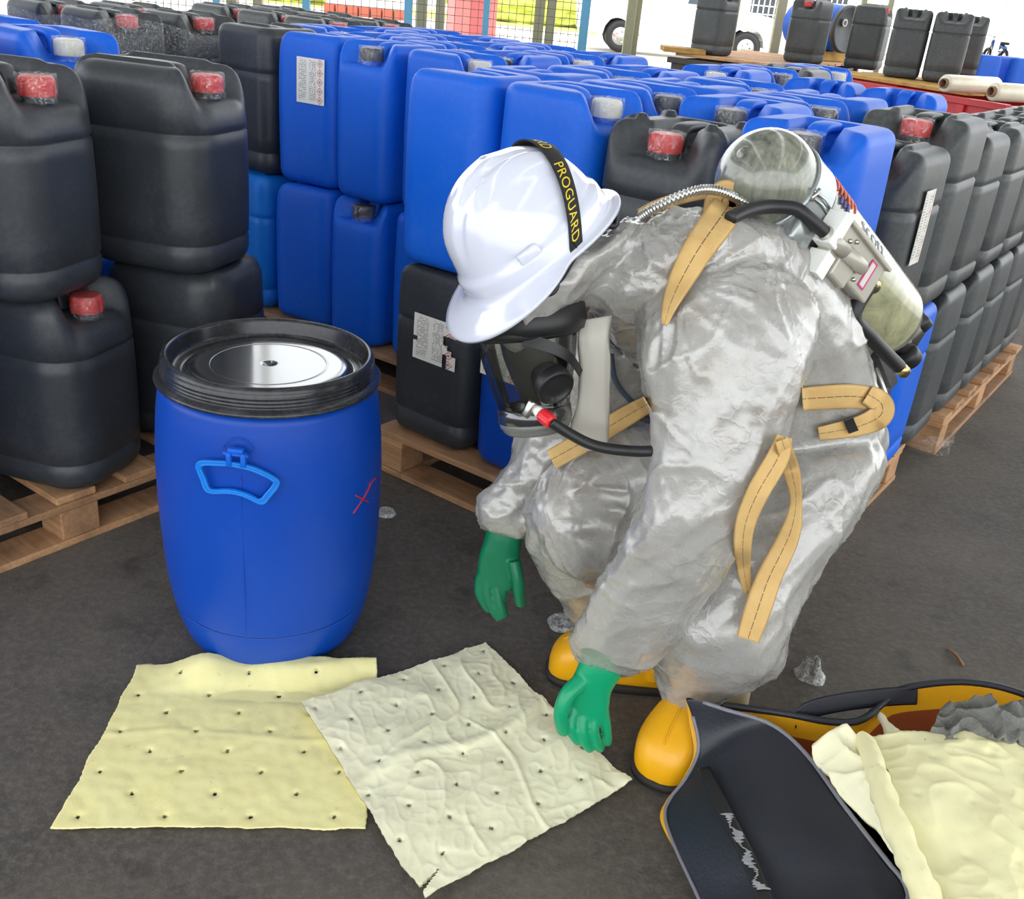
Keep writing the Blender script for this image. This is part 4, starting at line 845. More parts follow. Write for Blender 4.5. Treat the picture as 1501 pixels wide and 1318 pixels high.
def rag():
    t = NT('grey_fibre'); v = t.coord('Object'); t.set(Base_Color=t.mix(t.noise(v, 60, 5, .7), lin((92, 92, 88)), lin((150, 150, 144))), Roughness=.95, Normal=t.bump(t.noise(v, 150, 5, .7), .9, .006))
    o = bagpad([(1376, 1040, .25), (1364, 1072, .24), (1349, 1104, .225)], [(1570, 1060, .25), (1570, 1090, .245), (1570, 1120, .235)], lambda s, w, P: .022 * noise3(P * 22 + 4) * (1.2 - s) + .02 * ridged(P * 30, 2), t.m, 'shredded grey fibre rag on the back edge of the open bag', n=70, m=110, th=.012); o.name = 'fibre_rag'; o['category'] = 'rag'
rag()
bagpad([(1378, 1046, .2), (1372, 1072, .19)], [(1432, 1038, .22), (1432, 1072, .2)], zcr(.003, .0, 4.), M['white_plain'], 'white plastic sheet scrap behind the grey rag', n=20, m=20, th=.003)
# ------------------------------------------------------------------ litter
M['foil'] = NT('crinkled_foil').m
def foilmat():
    t = NT('crinkled_foil_litter'); v = t.coord('Object'); n = t.noise(v, 120, 4, .7, .8); t.set(Base_Color=t.ramp(n, [(.35, (110, 110, 108)), (.6, (220, 220, 216))]), Metallic=.35, Roughness=.35, Normal=t.bump(n, .9, .006)); return t.m
M['foil'] = foilmat()
def litter(px, py, r, h, label, ring=False, seed=0, name='crushed_cap'):
    p = atZ(px, py, 0); n, m = 12, 30; V = []; F = []
    for k in range(n + 1):
        q = k / n
        for j in range(m): a = 2 * math.pi * j / m; V.append((r * q * math.cos(a), r * q * math.sin(a), h * (1 - q ** 2)))
    V = np.array(V); V[:, 2] = np.maximum(.001, V[:, 2] * (1 + 1.1 * noise3(V * 70 + seed)) + (.006 * np.exp(-((np.linalg.norm(V[:, :2], axis=1) / r - .8) / .12) ** 2) if ring else 0)); V[:, :2] *= (1 + .16 * noise3(V * 30 + seed + 3))[:, None]
    F = [(k * m + j, k * m + (j + 1) % m, (k + 1) * m + (j + 1) % m, (k + 1) * m + j) for k in range(n) for j in range(m)]; b = len(V); V = np.concatenate([V, V[-m:] * [1, 1, 0]]); F += [(n * m + j, n * m + (j + 1) % m, b + (j + 1) % m, b + j) for j in range(m)]
    F.append(tuple(range(b + m - 1, b - 1, -1)))
    tag(obj(name, V, F, M['foil'], loc=tuple(p)), label, 'litter')
litter(565, 752, .028, .005, 'flattened dusty cap on the floor right of the blue drum', True, 1.)
litter(826, 914, .036, .008, 'crushed cap seal on the floor under the far knee', True, 4.)
litter(1187, 990, .034, .03, 'crumpled clear cap wrap on the floor right of the worker', False, 8., 'crumpled_wrap')
p = atZ(1198, 973, 0); tag(MB().box((0, 0, .006), (.02, .014, .012), None, .004).build('stone_chip', M['floor'], loc=tuple(p)), 'dark stone chip behind the crumpled wrap', 'stone')
for i, (a, b) in enumerate((((1390, 952), (1412, 975)), ((520, 690), (560, 708)))):
    A_, B_ = atZ(*a, .004), atZ(*b, .004); tag(MB().tube(crom([A_, (A_ + B_) / 2 + [0, .006, .004], B_], 5), .0035, 6).build('splinter', M['wood']), ['dark wood splinter on the open floor at right', 'pale wood splinter on the floor behind the drum'][i], 'splinter')
# torn film round the foot of the right pallet
def foot_film():
    c = uv(1.15, 1.46, 0); m, n = 26, 8; V = []
    for k in range(n):
        for j in range(m):
            a = -2.2 + 3.4 * j / (m - 1); V.append(c + np.array([.085 * math.cos(a + ROW_ANG), .085 * math.sin(a + ROW_ANG), .006 + .07 * k / (n - 1)]))
    V = np.array(V); V += np.stack([noise3(V * 40), noise3(V * 40 + 3), noise3(V * 40 + 7) * .3], 1) * .012; V[:, 2] = np.maximum(V[:, 2], .002)
    F = [(k * m + j, k * m + j + 1, (k + 1) * m + j + 1, (k + 1) * m + j) for k in range(n - 1) for j in range(m - 1)]
    tag(obj('torn_film', V, F, M['film']), 'torn clear film bunched round the corner foot of the right pallet', 'plastic wrap')
foot_film()
# ------------------------------------------------------------------ the worker
from mathutils.bvhtree import BVHTree
def sweep(secs, m=7, n=40, fold=None, e=2.3):
    """closed tube from sections (xL,yL,xR,yR, depth plane y, half depth)"""
    C_, A_, R_ = [], [], []
    for xl, yl, xr, yr, y, rd in secs:
        p, q = atY(xl, yl, y), atY(xr, yr, y); C_.append((p + q) / 2); A_.append((q - p) / 2); R_.append([rd])
    C_, A_, R_ = crom(C_, m), crom(A_, m), crom(R_, m)[:, 0]; T = np.gradient(C_, axis=0); T /= np.linalg.norm(T, axis=1)[:, None] + 1e-9
    a = np.linspace(0, 2 * np.pi, n, endpoint=False); ca, sa = np.cos(a), np.sin(a); ca, sa = np.sign(ca) * np.abs(ca) ** (2 / e), np.sign(sa) * np.abs(sa) ** (2 / e); V = []; s = 0.0
    for k in range(len(C_)):
        if k: s += np.linalg.norm(C_[k] - C_[k - 1])
        view = norm(C_[k] - CAM); B = norm(view - norm(A_[k]) * (view @ norm(A_[k]))) * R_[k]
        ring = C_[k] + ca[:, None] * A_[k] + sa[:, None] * B
        if fold is not None:
            rad = ring - C_[k]; L_ = np.linalg.norm(rad, axis=1)[:, None] + 1e-9; f = fold(s, a); ring = ring + rad / L_ * f[:, None]
        V.append(ring)
    N = len(V); V = np.concatenate(V + [C_[:1], C_[-1:]])
    F = [(i * n + j, i * n + (j + 1) % n, (i + 1) * n + (j + 1) % n, (i + 1) * n + j) for i in range(N - 1) for j in range(n)]
    F += [(N * n, (j + 1) % n, j) for j in range(n)] + [(N * n + 1, (N - 1) * n + j, (N - 1) * n + (j + 1) % n) for j in range(n)]
    return V, F
def folds(amp, fs, tilt, seed, k=2.2, joints=()):
    """crease field round a sleeve: rings that tilt and break up, stronger at the joints"""
    def f(s, a):
        g = 1.0 + sum(h * math.exp(-((s - p) / w) ** 2) for p, w, h in joints)
        q = np.stack([np.full_like(a, s * fs * .75) + tilt * np.cos(a + seed) * 1.4, np.cos(a) * .8 + seed, np.sin(a) * .8 - seed], 1)
        q2 = np.stack([np.full_like(a, s * fs * .45) + 2 + np.sin(a * 1 + seed), np.cos(a) * 2.1, np.sin(a) * 2.1 + seed], 1)
        return amp * g * (ridged(q, k) - .35) + amp * .8 * (ridged(q2, 2.5) - .3)
    return f
def fuse(name, parts, voxel, smooth, mat):
    m_ = MB()
    for V, F in parts: m_.add(V, F)
    me = m_.mesh('tmp', None); o = link('tmp', me); r = o.modifiers.new('r', 'REMESH'); r.mode = 'VOXEL'; r.voxel_size = voxel
    if smooth: q = o.modifiers.new('s', 'SMOOTH'); q.iterations = smooth; q.factor = .5
    dg = bpy.context.evaluated_depsgraph_get(); em = bpy.data.meshes.new_from_object(o.evaluated_get(dg)); bpy.data.objects.remove(o); bpy.data.meshes.remove(me)
    em.name = name; em.materials.clear(); em.materials.append(mat); em.polygons.foreach_set('use_smooth', [True] * len(em.polygons)); return em
def getV(me): v = np.empty(len(me.vertices) * 3); me.vertices.foreach_get('co', v); return v.reshape(-1, 3)
def getN(me): v = np.empty(len(me.vertices) * 3); me.vertex_normals.foreach_get('vector', v); return v.reshape(-1, 3)
def suit_mat():
    t = NT('grey_foil_suit'); v = t.coord('Object'); n1 = t.noise(v, 5, 4, .6); n2 = t.noise(v, 11, 5, .65)
    c = t.mix(n1, lin((154, 152, 148)), lin((180, 178, 175))); c = t.mix(t.ramp(n2, [(.5, G(0)), (.7, G(.6))]), c, lin((148, 136, 122)))
    vo = t.n('TexVoronoi'); vo.feature = 'DISTANCE_TO_EDGE'; vo.inputs['Scale'].default_value = 24; dn = t.n('TexNoise'); dn.inputs['Scale'].default_value = 9; dn.inputs['Detail'].default_value = 4; t.l(v, dn.inputs['Vector'])
    ad = t.n('VectorMath'); ad.operation = 'MULTIPLY_ADD'; t.l(dn.outputs['Color'], ad.inputs[0]); ad.inputs[1].default_value = (.16, .16, .16); t.l(v, ad.inputs[2]); t.l(ad.outputs[0], vo.inputs['Vector'])
    h1 = t.ramp(vo.outputs['Distance'], [(.0, G(1)), (.05, G(.3)), (.14, G(0))]); h2 = t.noise(v, 34, 6, .62, 1.6)
    t.set(Base_Color=c, Roughness=t.ramp(t.noise(v, 30, 3), [(.3, G(.2)), (.7, G(.36))]), Specular_IOR_Level=.6, Metallic=.15, Coat_Weight=.55, Coat_Roughness=.12,
          Normal=t.bump(h2, .2, .007, t.bump(t.math('MULTIPLY', h1, t.ramp(t.noise(v, 7, 3), [(.42, G(0)), (.6, G(1))])), .2, .004))); return t.m
M['suit'] = suit_mat()
TORSO = [(1040, 742, 1270, 720, 1.73, .13), (1025, 715, 1294, 660, 1.735, .17), (1005, 660, 1290, 612, 1.73, .17), (985, 600, 1277, 560, 1.70, .165), (950, 545, 1250, 462, 1.66, .17), (905, 505, 1202, 385, 1.63, .18), (885, 472, 1122, 322, 1.60, .19), (866, 452, 1020, 311, 1.58, .15),
         (846, 456, 958, 318, 1.55, .105), (812, 480, 918, 328, 1.51, .10), (778, 508, 890, 345, 1.48, .10), (752, 508, 868, 352, 1.465, .092), (732, 490, 840, 360, 1.455, .08)]
N_LEG = [(1095, 665, 1280, 650, 1.68, .10), (1070, 690, 1290, 680, 1.66, .135), (1030, 765, 1264, 745, 1.60, .135), (985, 850, 1198, 838, 1.53, .125), (957, 918, 1152, 930, 1.485, .12), (952, 962, 1136, 985, 1.475, .10), (962, 990, 1088, 1012, 1.49, .08), (972, 1018, 1062, 1026, 1.5, .06), (984, 1046, 1066, 1052, 1.50, .055)]
F_LEG = [(1010, 630, 1100, 800, 1.80, .10), (935, 622, 990, 850, 1.70, .11), (862, 655, 892, 850, 1.625, .105), (800, 706, 838, 838, 1.585, .09), (772, 740, 806, 812, 1.585, .06)]
F_SHIN = [(800, 713, 905, 740, 1.60, .05), (769, 748, 930, 752, 1.60, .09), (782, 815, 938, 830, 1.63, .09), (822, 885, 948, 895, 1.67, .08), (850, 925, 952, 940, 1.72, .065), (885, 950, 957, 972, 1.735, .05)]
N_ARM = [(1000, 340, 1120, 372, 1.55, .07), (975, 372, 1160, 410, 1.52, .10), (938, 440, 1190, 450, 1.465, .10), (938, 525, 1184, 525, 1.41, .095), (952, 610, 1164, 600, 1.375, .085), (952, 700, 1132, 690, 1.345, .08), (925, 780, 1088, 792, 1.335, .078), (884, 850, 1038, 872, 1.35, .075), (848, 915, 985, 942, 1.38, .07), (838, 942, 955, 974, 1.40, .064), (850, 968, 918, 992, 1.42, .045)]
F_ARM = [(850, 470, 960, 560, 1.76, .09), (795, 560, 920, 600, 1.76, .08), (758, 640, 876, 665, 1.75, .07), (738, 695, 842, 706, 1.73, .06), (704, 730, 800, 746, 1.715, .056), (702, 755, 788, 772, 1.70, .052), (714, 778, 768, 792, 1.695, .036)]
parts = [sweep(TORSO, 8, 64, folds(.005, 12, 1.0, 2.0, 2.4, [(.33, .1, .8)])), sweep(N_LEG, 8, 56, folds(.005, 11, 1.6, 5.0, 2.4, [(.36, .12, 1.0)])), sweep(F_LEG, 8, 56, folds(.003, 7, 2.2, 8.0)), sweep(F_SHIN, 8, 56, folds(.004, 11, 1.5, 3.3)),
         sweep(N_ARM, 8, 64, folds(.006, 11, 2.0, 1.3, 2.2, [(.47, .12, .8), (.72, .08, .5)])), sweep(F_ARM, 8, 56, folds(.006, 18, 1.4, 6.1, 2.2, [(.3, .12, .6)]))]
suit = fuse('coverall', parts, .0055, 4, M['suit'])
V_ = getV(suit); N_ = getN(suit)
q = V_ + .05 * np.stack([noise3(V_ * 7 + 3), noise3(V_ * 7 + 13), noise3(V_ * 7 + 23)], 1)
RA_ = np.array([[.8, .3, .5], [-.3, .9, .2], [-.5, -.3, .8]]); RB_ = np.array([[.7, -.5, -.5], [.5, .86, 0], [.5, -.2, .86]])
disp = .0026 * (ridged(q * np.array([3.4, 3.4, 5]) + 2, 3) - .2) + .0046 * (ridged(q @ RA_ * np.array([9, 9, 2.6]), 8) - .05) + .0030 * (ridged(q @ RB_ * np.array([13, 7, 3]) + 9, 9) - .05) + .0010 * (ridged(q @ RB_ * np.array([30, 30, 9]) + 4, 8) - .05)
# pulled folds fanning out from the far knee and the shoulder strap
def fan(c, spread, amp, nfold, d0, d1, seed):
    r = V_ - c; d = np.linalg.norm(r, axis=1); dirv = r / (d[:, None] + 1e-6); w = np.exp(-(d / spread) ** 2) * sstep(d0, d1, d); return amp * w * (ridged(dirv * nfold + seed, 3) - .15)
kneeP = atY(785, 755, 1.50); shP = atY(1000, 420, 1.40); sh2 = atY(940, 320, 1.5)
disp += fan(kneeP, .22, .010, 3.6, .03, .09, 1.) + fan(shP, .16, .008, 4.0, .02, .06, 4.) + fan(sh2, .10, .008, 4.5, .01, .03, 7.)
V_ = V_ + N_ * disp[:, None]; suit.vertices.foreach_set('co', V_.ravel()); suit.update()
PC = np.array([.40, 1.60, 0.0]); person = empty('person', tuple(PC)); tag(person, 'crouching worker in silver-grey hazmat coverall, green gloves and yellow boots', 'person')
def pput(o): o.location = Vector(-PC); return o
pput(link('coverall', suit, person))
tri = []; [tri.append(tuple(p.vertices)) for p in suit.polygons]
BVH = BVHTree.FromPolygons([tuple(v) for v in V_], tri)
def onsuit(px, py, off=.004, y=None, maxd=9):
    d = norm(ray(px, py)); hit = BVH.ray_cast(Vector(CAM), Vector(d))
    if hit[0] is None or (y is not None and hit[0].y > y): return atY(px, py, y if y is not None else 1.6)
    return np.array(hit[0]) - d * off
# gloves
M['glove'] = NT('green_nitrile_glove').m
def glove_mat(n_, c):
    t = NT(n_); v = t.coord('Object'); t.set(Base_Color=t.mix(t.noise(v, 20, 3), tuple(x * .85 for x in lin(c)[:3]) + (1,), lin(c)), Roughness=.38, Specular_IOR_Level=.45, Normal=t.bump(t.noise(v, 60, 4), .25, .004)); return t.m
M['glove'] = glove_mat('green_nitrile_glove', (0, 152, 104))
def finger(pts, r0, r1): P = crom([atY(x, y, d) for x, y, d in pts], 6); R = np.linspace(r0, r1, len(P)); R[-1] *= .55; R[-2] *= .85; return tube_vf(P, R, 14)
near = [sweep([(852, 962, 912, 985, 1.425, .030), (846, 980, 906, 997, 1.42, .030), (834, 1005, 896, 1015, 1.415, .026), (832, 1028, 893, 1035, 1.41, .022), (834, 1048, 890, 1052, 1.405, .018), (842, 1062, 884, 1064, 1.40, .012)], 6, 36),
        finger([(850, 1000, 1.405), (832, 1018, 1.385), (822, 1044, 1.375), (824, 1066, 1.378), (829, 1074, 1.382)], .016, .0105),
        finger([(841, 1038, 1.405), (836, 1062, 1.388), (843, 1080, 1.386), (850, 1088, 1.392)], .0118, .009), finger([(855, 1042, 1.405), (853, 1070, 1.388), (860, 1090, 1.386), (866, 1099, 1.392)], .0118, .009),
        finger([(870, 1042, 1.407), (870, 1070, 1.393), (876, 1090, 1.392), (881, 1099, 1.398)], .0112, .0086), finger([(884, 1038, 1.41), (888, 1064, 1.405), (890, 1082, 1.406), (890, 1090, 1.41)], .0105, .0085)]
g = fuse('glove', near, .0028, 2, M['glove']); o = pput(link('glove', g, person)); o['label'] = 'bright green rubber glove reaching to the cream pad'
far = [sweep([(713, 770, 766, 785, 1.64, .026), (710, 790, 764, 798, 1.635, .026), (702, 815, 762, 818, 1.63, .024), (700, 838, 762, 840, 1.625, .021), (703, 856, 758, 858, 1.62, .016), (712, 866, 750, 866, 1.615, .010)], 6, 36),
       finger([(753, 822, 1.612), (759, 850, 1.60), (761, 872, 1.60), (764, 888, 1.605)], .013, .0105),
       finger([(706, 842, 1.625), (703, 866, 1.62), (712, 886, 1.615), (720, 894, 1.615)], .0115, .009), finger([(714, 850, 1.62), (716, 876, 1.612), (727, 898, 1.607), (734, 907, 1.608)], .0125, .0095),
       finger([(727, 852, 1.62), (731, 878, 1.61), (736, 896, 1.604), (739, 904, 1.605)], .0125, .0095), finger([(737, 850, 1.62), (737, 866, 1.615), (738, 880, 1.614)], .0105, .008)]
far = [(np.asarray(CAM + (np.asarray(v_) - CAM) * (1.695 / 1.635)), f_) for v_, f_ in far]
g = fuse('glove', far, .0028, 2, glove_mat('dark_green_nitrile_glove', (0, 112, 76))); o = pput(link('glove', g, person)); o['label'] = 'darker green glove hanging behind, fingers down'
# boots
M['boot'] = simple('yellow_rubber_boot', (232, 168, 14), .36, 0, .12, 70, var=.12); M['sole'] = simple('boot_sole', (40, 36, 32), .7)
def boot(toe, d, L_, wsc, ankle, label):
    d = norm(d); side = np.array([-d[1], d[0], 0]); heel = np.array(toe) - d * L_; prof = [(0, .026, .034), (.03, .036, .05), (.10, .042, .062), (.16, .045, .064), (.20, .051, .058), (.235, .052, .05), (.262, .045, .041), (.278, .030, .030), (.285, .012, .018)]
    S = crom([(s * L_ / .285, w * wsc, h) for s, w, h in prof], 5); V = []; n = 32; a = np.linspace(0, 2 * np.pi, n, endpoint=False)
    for s, w, h in S:
        for t_ in a:
            z = math.sin(t_); x = math.cos(t_); zz = h + h * np.sign(z) * abs(z) ** (.8 if z > 0 else .45); V.append(heel + d * s + side * w * np.sign(x) * abs(x) ** .75 + np.array([0, 0, .006 + zz * .97]))
    N = len(S); F = [(i * n + j, i * n + (j + 1) % n, (i + 1) * n + (j + 1) % n, (i + 1) * n + j) for i in range(N - 1) for j in range(n)] + [tuple(range(n - 1, -1, -1)), tuple(range((N - 1) * n, N * n))]
    sh = tube_vf(crom([heel + d * .06 + np.array([0, 0, .04]), heel + d * .065 + np.array([0, 0, .12]), ankle], 6), np.linspace(.047, .055, 13), 28)
    me = fuse('boot', [(V, F), sh], .004, 4, M['boot']); o = pput(link('boot', me, person)); o['label'] = label
    so_ = []; m = 40
    for z, g_ in ((.0, .97), (.002, 1.03), (.014, 1.05), (.018, 1.0)):
        for k in range(m):
            t_ = 2 * math.pi * k / m; s = .5 - .5 * math.cos(t_ if t_ < math.pi else 2 * math.pi - t_); wv = np.interp(s * .285, [p[0] for p in prof], [p[1] for p in prof]) * wsc; sg = 1 if t_ < math.pi else -1
            so_.append(heel + d * (L_ / 2 + (s - .5) * L_ * g_) + side * sg * wv * g_ * (0 if k in (0, m // 2) else 1) + np.array([0, 0, z]))
    F = [(r * m + k, r * m + (k + 1) % m, (r + 1) * m + (k + 1) % m, (r + 1) * m + k) for r in range(3) for k in range(m)] + [tuple(range(m - 1, -1, -1)), tuple(range(3 * m, 4 * m))]
    obj('sole', so_, F, M['sole'], o)
    seam = crom([heel + d * (L_ * q_) + np.array([0, 0, .008 + .97 * 2 * np.interp(q_ * .285, [p[0] for p in prof], [p[2] for p in prof])]) for q_ in (.62, .72, .82, .92)], 5); MB().tube(seam, .0018, 6).build('toe_seam', M['boot'], o)
boot(atZ(956, 1156, 0), np.array([-.46, -.89, 0]), .27, 1.12, atY(1034, 1020, 1.53), 'near yellow boot, toe towards the camera')
boot(atZ(803, 985, 0), np.array([-1, .04, 0]), .285, 1.0, atY(915, 930, 1.74), 'far yellow boot, pointing left')
# beige trouser cuff of the folded leg behind the bag
V, F = sweep([(1040, 985, 1110, 985, 1.56, .045), (1038, 1010, 1100, 1012, 1.56, .045), (1036, 1045, 1094, 1045, 1.56, .043)], 5, 30); pput(obj('trouser_cuff', V, F, simple('cream_cuff', (206, 186, 148), .6, 0, .3, 60), person))
# storm flap of the hood hanging under the chin
V, F = sweep([(850, 470, 898, 462, 1.45, .010), (848, 500, 893, 496, 1.435, .009), (850, 540, 894, 536, 1.43, .008), (846, 590, 893, 592, 1.43, .008), (838, 625, 892, 632, 1.43, .009), (842, 645, 890, 650, 1.43, .009), (858, 660, 880, 662, 1.43, .006)], 6, 30, folds(.002, 12, 1, 3.))
pput(obj('hood_flap', V, F, simple('milky_flap', (178, 174, 164), .4, 0, .25, 40), person))
zp = crom([onsuit(896, 520, .006, 1.7), onsuit(900, 552, .006, 1.7), onsuit(912, 574, .006, 1.7), onsuit(930, 592, .006, 1.7)], 8); pput(MB().tube(zp, .005, 8).build('zip', simple('zip_blue', (70, 84, 100), .5), person))
# head inside the mask
HC = atY(797, 412, 1.48)
HF = norm(-.62 * RT - .74 * UP + .10 * (-FW)); HU = -.66 * RT + .56 * UP + .5 * (-FW); HU = norm(HU - HF * (HU @ HF)); HL = np.cross(HU, HF)
HB = basis(HF, HL, HU)
def head():
    bm = bmesh.new(); bmesh.ops.create_icosphere(bm, subdivisions=4, radius=1.0); V = np.array([v.co[:] for v in bm.verts]); F = [tuple(v.index for v in f.verts) for f in bm.faces]; bm.free()
    P = V * np.array([.078, .064, .092]); low = sstep(0, -1, V[:, 2]); P[:, 1] *= 1 - .28 * low; P[:, 0] += .012 * low * (V[:, 0] > 0)
    fr = sstep(.3, .9, V[:, 0]); nose = np.exp(-(V[:, 1] / .16) ** 2 - ((V[:, 2] + .12) / .2) ** 2); P[:, 0] += fr * (.022 * nose - .007 * (np.exp(-((np.abs(V[:, 1]) - .36) / .15) ** 2 - ((V[:, 2] - .05) / .12) ** 2)) + .006 * np.exp(-(V[:, 1] / .28) ** 2 - ((V[:, 2] + .5) / .07) ** 2))
    me = mesh('head', P @ HB.T + (HC), F, [simple('skin_tone', (128, 92, 70), .55), simple('hair', (20, 18, 18), .6), simple('eye', (30, 26, 24), .2), simple('lips', (120, 66, 58), .5)])
    for p in me.polygons:
        c = V[list(p.vertices)].mean(0)
        if c[2] > .45 or c[0] < -.25: p.material_index = 1
        elif c[0] > .6 and abs(abs(c[1]) - .36) < .13 and abs(c[2] - .05) < .055: p.material_index = 2
        elif c[0] > .6 and abs(c[1]) < .24 and abs(c[2] + .5) < .06: p.material_index = 3
    pput(link('head', me, person))
head()
# ------------------------------------------------------------------ white hard hat with its printed band
KC = atY(783, 357, 1.455); KF = norm(-.70 * RT - .66 * UP + .12 * (-FW)); KU = -.62 * RT + .60 * UP + .50 * (-FW); KU = norm(KU - KF * (KU @ KF)); KL = np.cross(KU, KF); KB = basis(KF, KL, KU)
KA, KW, KH, KP = .119, .097, .142, 2.25
def dome_r(x, al, off=0.0):
    b, h = KW + off, KH + off; return ((1 - np.minimum(np.abs(x / (KA + off)), .9999) ** KP) / (np.abs(np.sin(al) / b) ** KP + np.abs(np.cos(al) / h) ** KP)) ** (1 / KP)
def hard_hat():
    t = empty('hard_hat', tuple(KC)); tag(t, 'glossy white hard hat with a black PROGUARD band on the bowed head', 'helmet')
    wm = NT('white_helmet_shell'); wm.set(Base_Color=lin((208, 211, 226)), Roughness=.14, Coat_Weight=.6, Coat_Roughness=.05, Specular_IOR_Level=.5); wm = wm.m
    nth, nph = 120, 36; V = []; F = []
    def rimr(th):  # outward flange
        c = math.cos(th); fr = max(0, c); brim = .050 * fr ** 2.2 / (fr ** 2.2 + .12) * (1 if c > 0 else 0); return .011 + brim + .006 * max(0, -c) ** 2
    for k in range(nph + 1):
        ph = math.pi / 2 * (1 - k / nph)
        for j in range(nth):
            th = 2 * math.pi * j / nth; cx, sy, sz = math.cos(ph) * math.cos(th), math.cos(ph) * math.sin(th), math.sin(ph)
            r = (abs(cx / KA) ** KP + abs(sy / KW) ** KP + abs(sz / KH) ** KP + 1e-12) ** (-1 / KP); p = np.array([cx, sy, sz]) * r
            y = p[1]; top = sstep(.35, .7, sz); ridge = .0055 * (1 - sstep(.020, .030, abs(y))) * top * sstep(-.95, -.6, cx / max(1e-6, math.cos(ph)) if ph < 1.5 else 0) + .004 * (1 - sstep(.010, .017, abs(abs(y) - .052))) * top
            p = p * (1 + ridge / .15); st = .006 * (1 - sstep(.022, .034, p[2])); out = norm(np.array([math.cos(th), math.sin(th) * KA / KW, 0])); p = p + out * st; V.append(p)
    for r_ in (.25, .6, .85, 1.0, 1.0, .8, .4, .05):
        i_ = len(V) // nth - (nph + 1)
        for j in range(nth):
            th = 2 * math.pi * j / nth; base = V[nph * nth + j]; out = norm(np.array([math.cos(th), math.sin(th) * KA / KW, 0])); c = math.cos(th)
            drop = -.004 - .020 * r_ * max(0, c) ** 2 - .006 * max(0, -c) - .004 * r_; th_ = [0, 0, 0, .0, -.0045, -.004, -.004, -.004][i_] - (.0045 if i_ > 4 else 0) * 0
            V.append(base + out * rimr(th) * r_ + np.array([0, 0, drop + th_]))
    R_ = len(V) // nth; F = [(k * nth + j, (k + 1) * nth + j, (k + 1) * nth + (j + 1) % nth, k * nth + (j + 1) % nth) for k in range(R_ - 1) for j in range(nth)]
    obj('shell', np.array(V) @ KB.T, F, wm, t)
    # inner harness ring and suspension, side slot covers
    m_ = MB(); ang = np.linspace(0, 2 * np.pi, 49); m_.tube([KB @ np.array([(KA - .02) * math.cos(a), (KW - .02) * math.sin(a), -.012]) for a in ang], .007, 8, False); m_.build('headband', M['rubber'], t)
    for s in (-1, 1):
        P = KB @ np.array([.045, s * (dome_r(.045, s * 1.35) * math.sin(1.35) + .006), .032]); MB().box(P, (.034, .008, .016), basis(KF, KL, KU) @ rotz(-s * .22), .003).build('slot_cover', wm, t)
    # black elastic band over the shell, tucked under the rim
    def band_pt(al, w, off): x = -.018 - .070 * math.cos(al) + w; r = dome_r(np.array([x]), np.array([al]), off)[0]; return np.array([x, r * math.sin(al), r * math.cos(al)])
    als = np.linspace(-1.62, 1.62, 90); ws = np.linspace(-.0125, .0125, 5); V = [band_pt(a, w, .0085) for a in als for w in ws] + [band_pt(a, w, .006) for a in als for w in ws]
    n = 5; b = len(als) * n; F = [(i * n + j, (i + 1) * n + j, (i + 1) * n + j + 1, i * n + j + 1) for i in range(len(als) - 1) for j in range(n - 1)]; F += [tuple(b + q for q in reversed(f)) for f in F]
    F += [(i * n, b + i * n, b + (i + 1) * n, (i + 1) * n) for i in range(len(als) - 1)] + [(i * n + n - 1, (i + 1) * n + n - 1, b + (i + 1) * n + n - 1, b + i * n + n - 1) for i in range(len(als) - 1)]
    bd = obj('band', np.array(V) @ KB.T, F, simple('black_elastic', (22, 22, 22), .75, 0, .5, 200), t)
    fc = bpy.data.curves.new('lettering', 'FONT'); fc.body = 'PROGUARD'; fc.size = .020; fc.space_character = 1.08; fo = link('tmp', fc); dg = bpy.context.evaluated_depsgraph_get(); fm = bpy.data.meshes.new_from_object(fo.evaluated_get(dg)); bpy.data.objects.remove(fo)
    bm = bmesh.new(); bm.from_mesh(fm); bmesh.ops.triangulate(bm, faces=bm.faces[:]); bmesh.ops.subdivide_edges(bm, edges=bm.edges[:], cuts=1); LV = np.array([v.co[:] for v in bm.verts]); LF = [tuple(v.index for v in f.verts) for f in bm.faces]; bm.free()
    arc = np.concatenate([[0], np.cumsum([np.linalg.norm(band_pt(als[i + 1], 0, .0085) - band_pt(als[i], 0, .0085)) for i in range(len(als) - 1)])]); wid = LV[:, 0].max(); out = MB()
    s0 = np.interp(.42, als, arc) + .026
    for rep in (-2, -1, 0, 1):
        st = s0 + rep * (wid + .028); P = []; ok = st > .01
        for v in LV:
            s = st + v[0] * 1.0; a = np.interp(s, arc, als); P.append(band_pt(a, -(v[1] - .0078) * 1.05, .0091))
        keep = [f for f in LF if 0 < st + LV[list(f), 0].min() and st + LV[list(f), 0].max() < arc[-1]]; out.add(np.array(P), keep)
    o = obj('lettering', np.array(out.V) @ KB.T, out.F, simple('yellow_print', (214, 190, 40), .6), bd, False)
    # tail of the band, clip and rear ratchet under the rim
    P = crom([KB @ np.array(band_pt(1.62, 0, .007)), KB @ np.array([-.005, .092, -.014]), KB @ np.array([.022, .094, -.022]), KB @ np.array([.045, .09, -.024])], 6); T_, Nn, Bb = frames(P)
    V = []; 
    for k, p in enumerate(P):
        u_ = norm(KU * .9 + KL * .3); V += [p + u_ * .011 + KL * .002, p - u_ * .011 + KL * .004, p - u_ * .011, p + u_ * .011 - KL * .002]
    F = [(i * 4 + j, i * 4 + (j + 1) % 4, (i + 1) * 4 + (j + 1) % 4, (i + 1) * 4 + j) for i in range(len(P) - 1) for j in range(4)] + [(3, 2, 1, 0), tuple(len(V) - 4 + q for q in range(4))]; obj('band_tail', V, F, simple('black_elastic', (22, 22, 22), .75, 0, .5, 200), t, False)
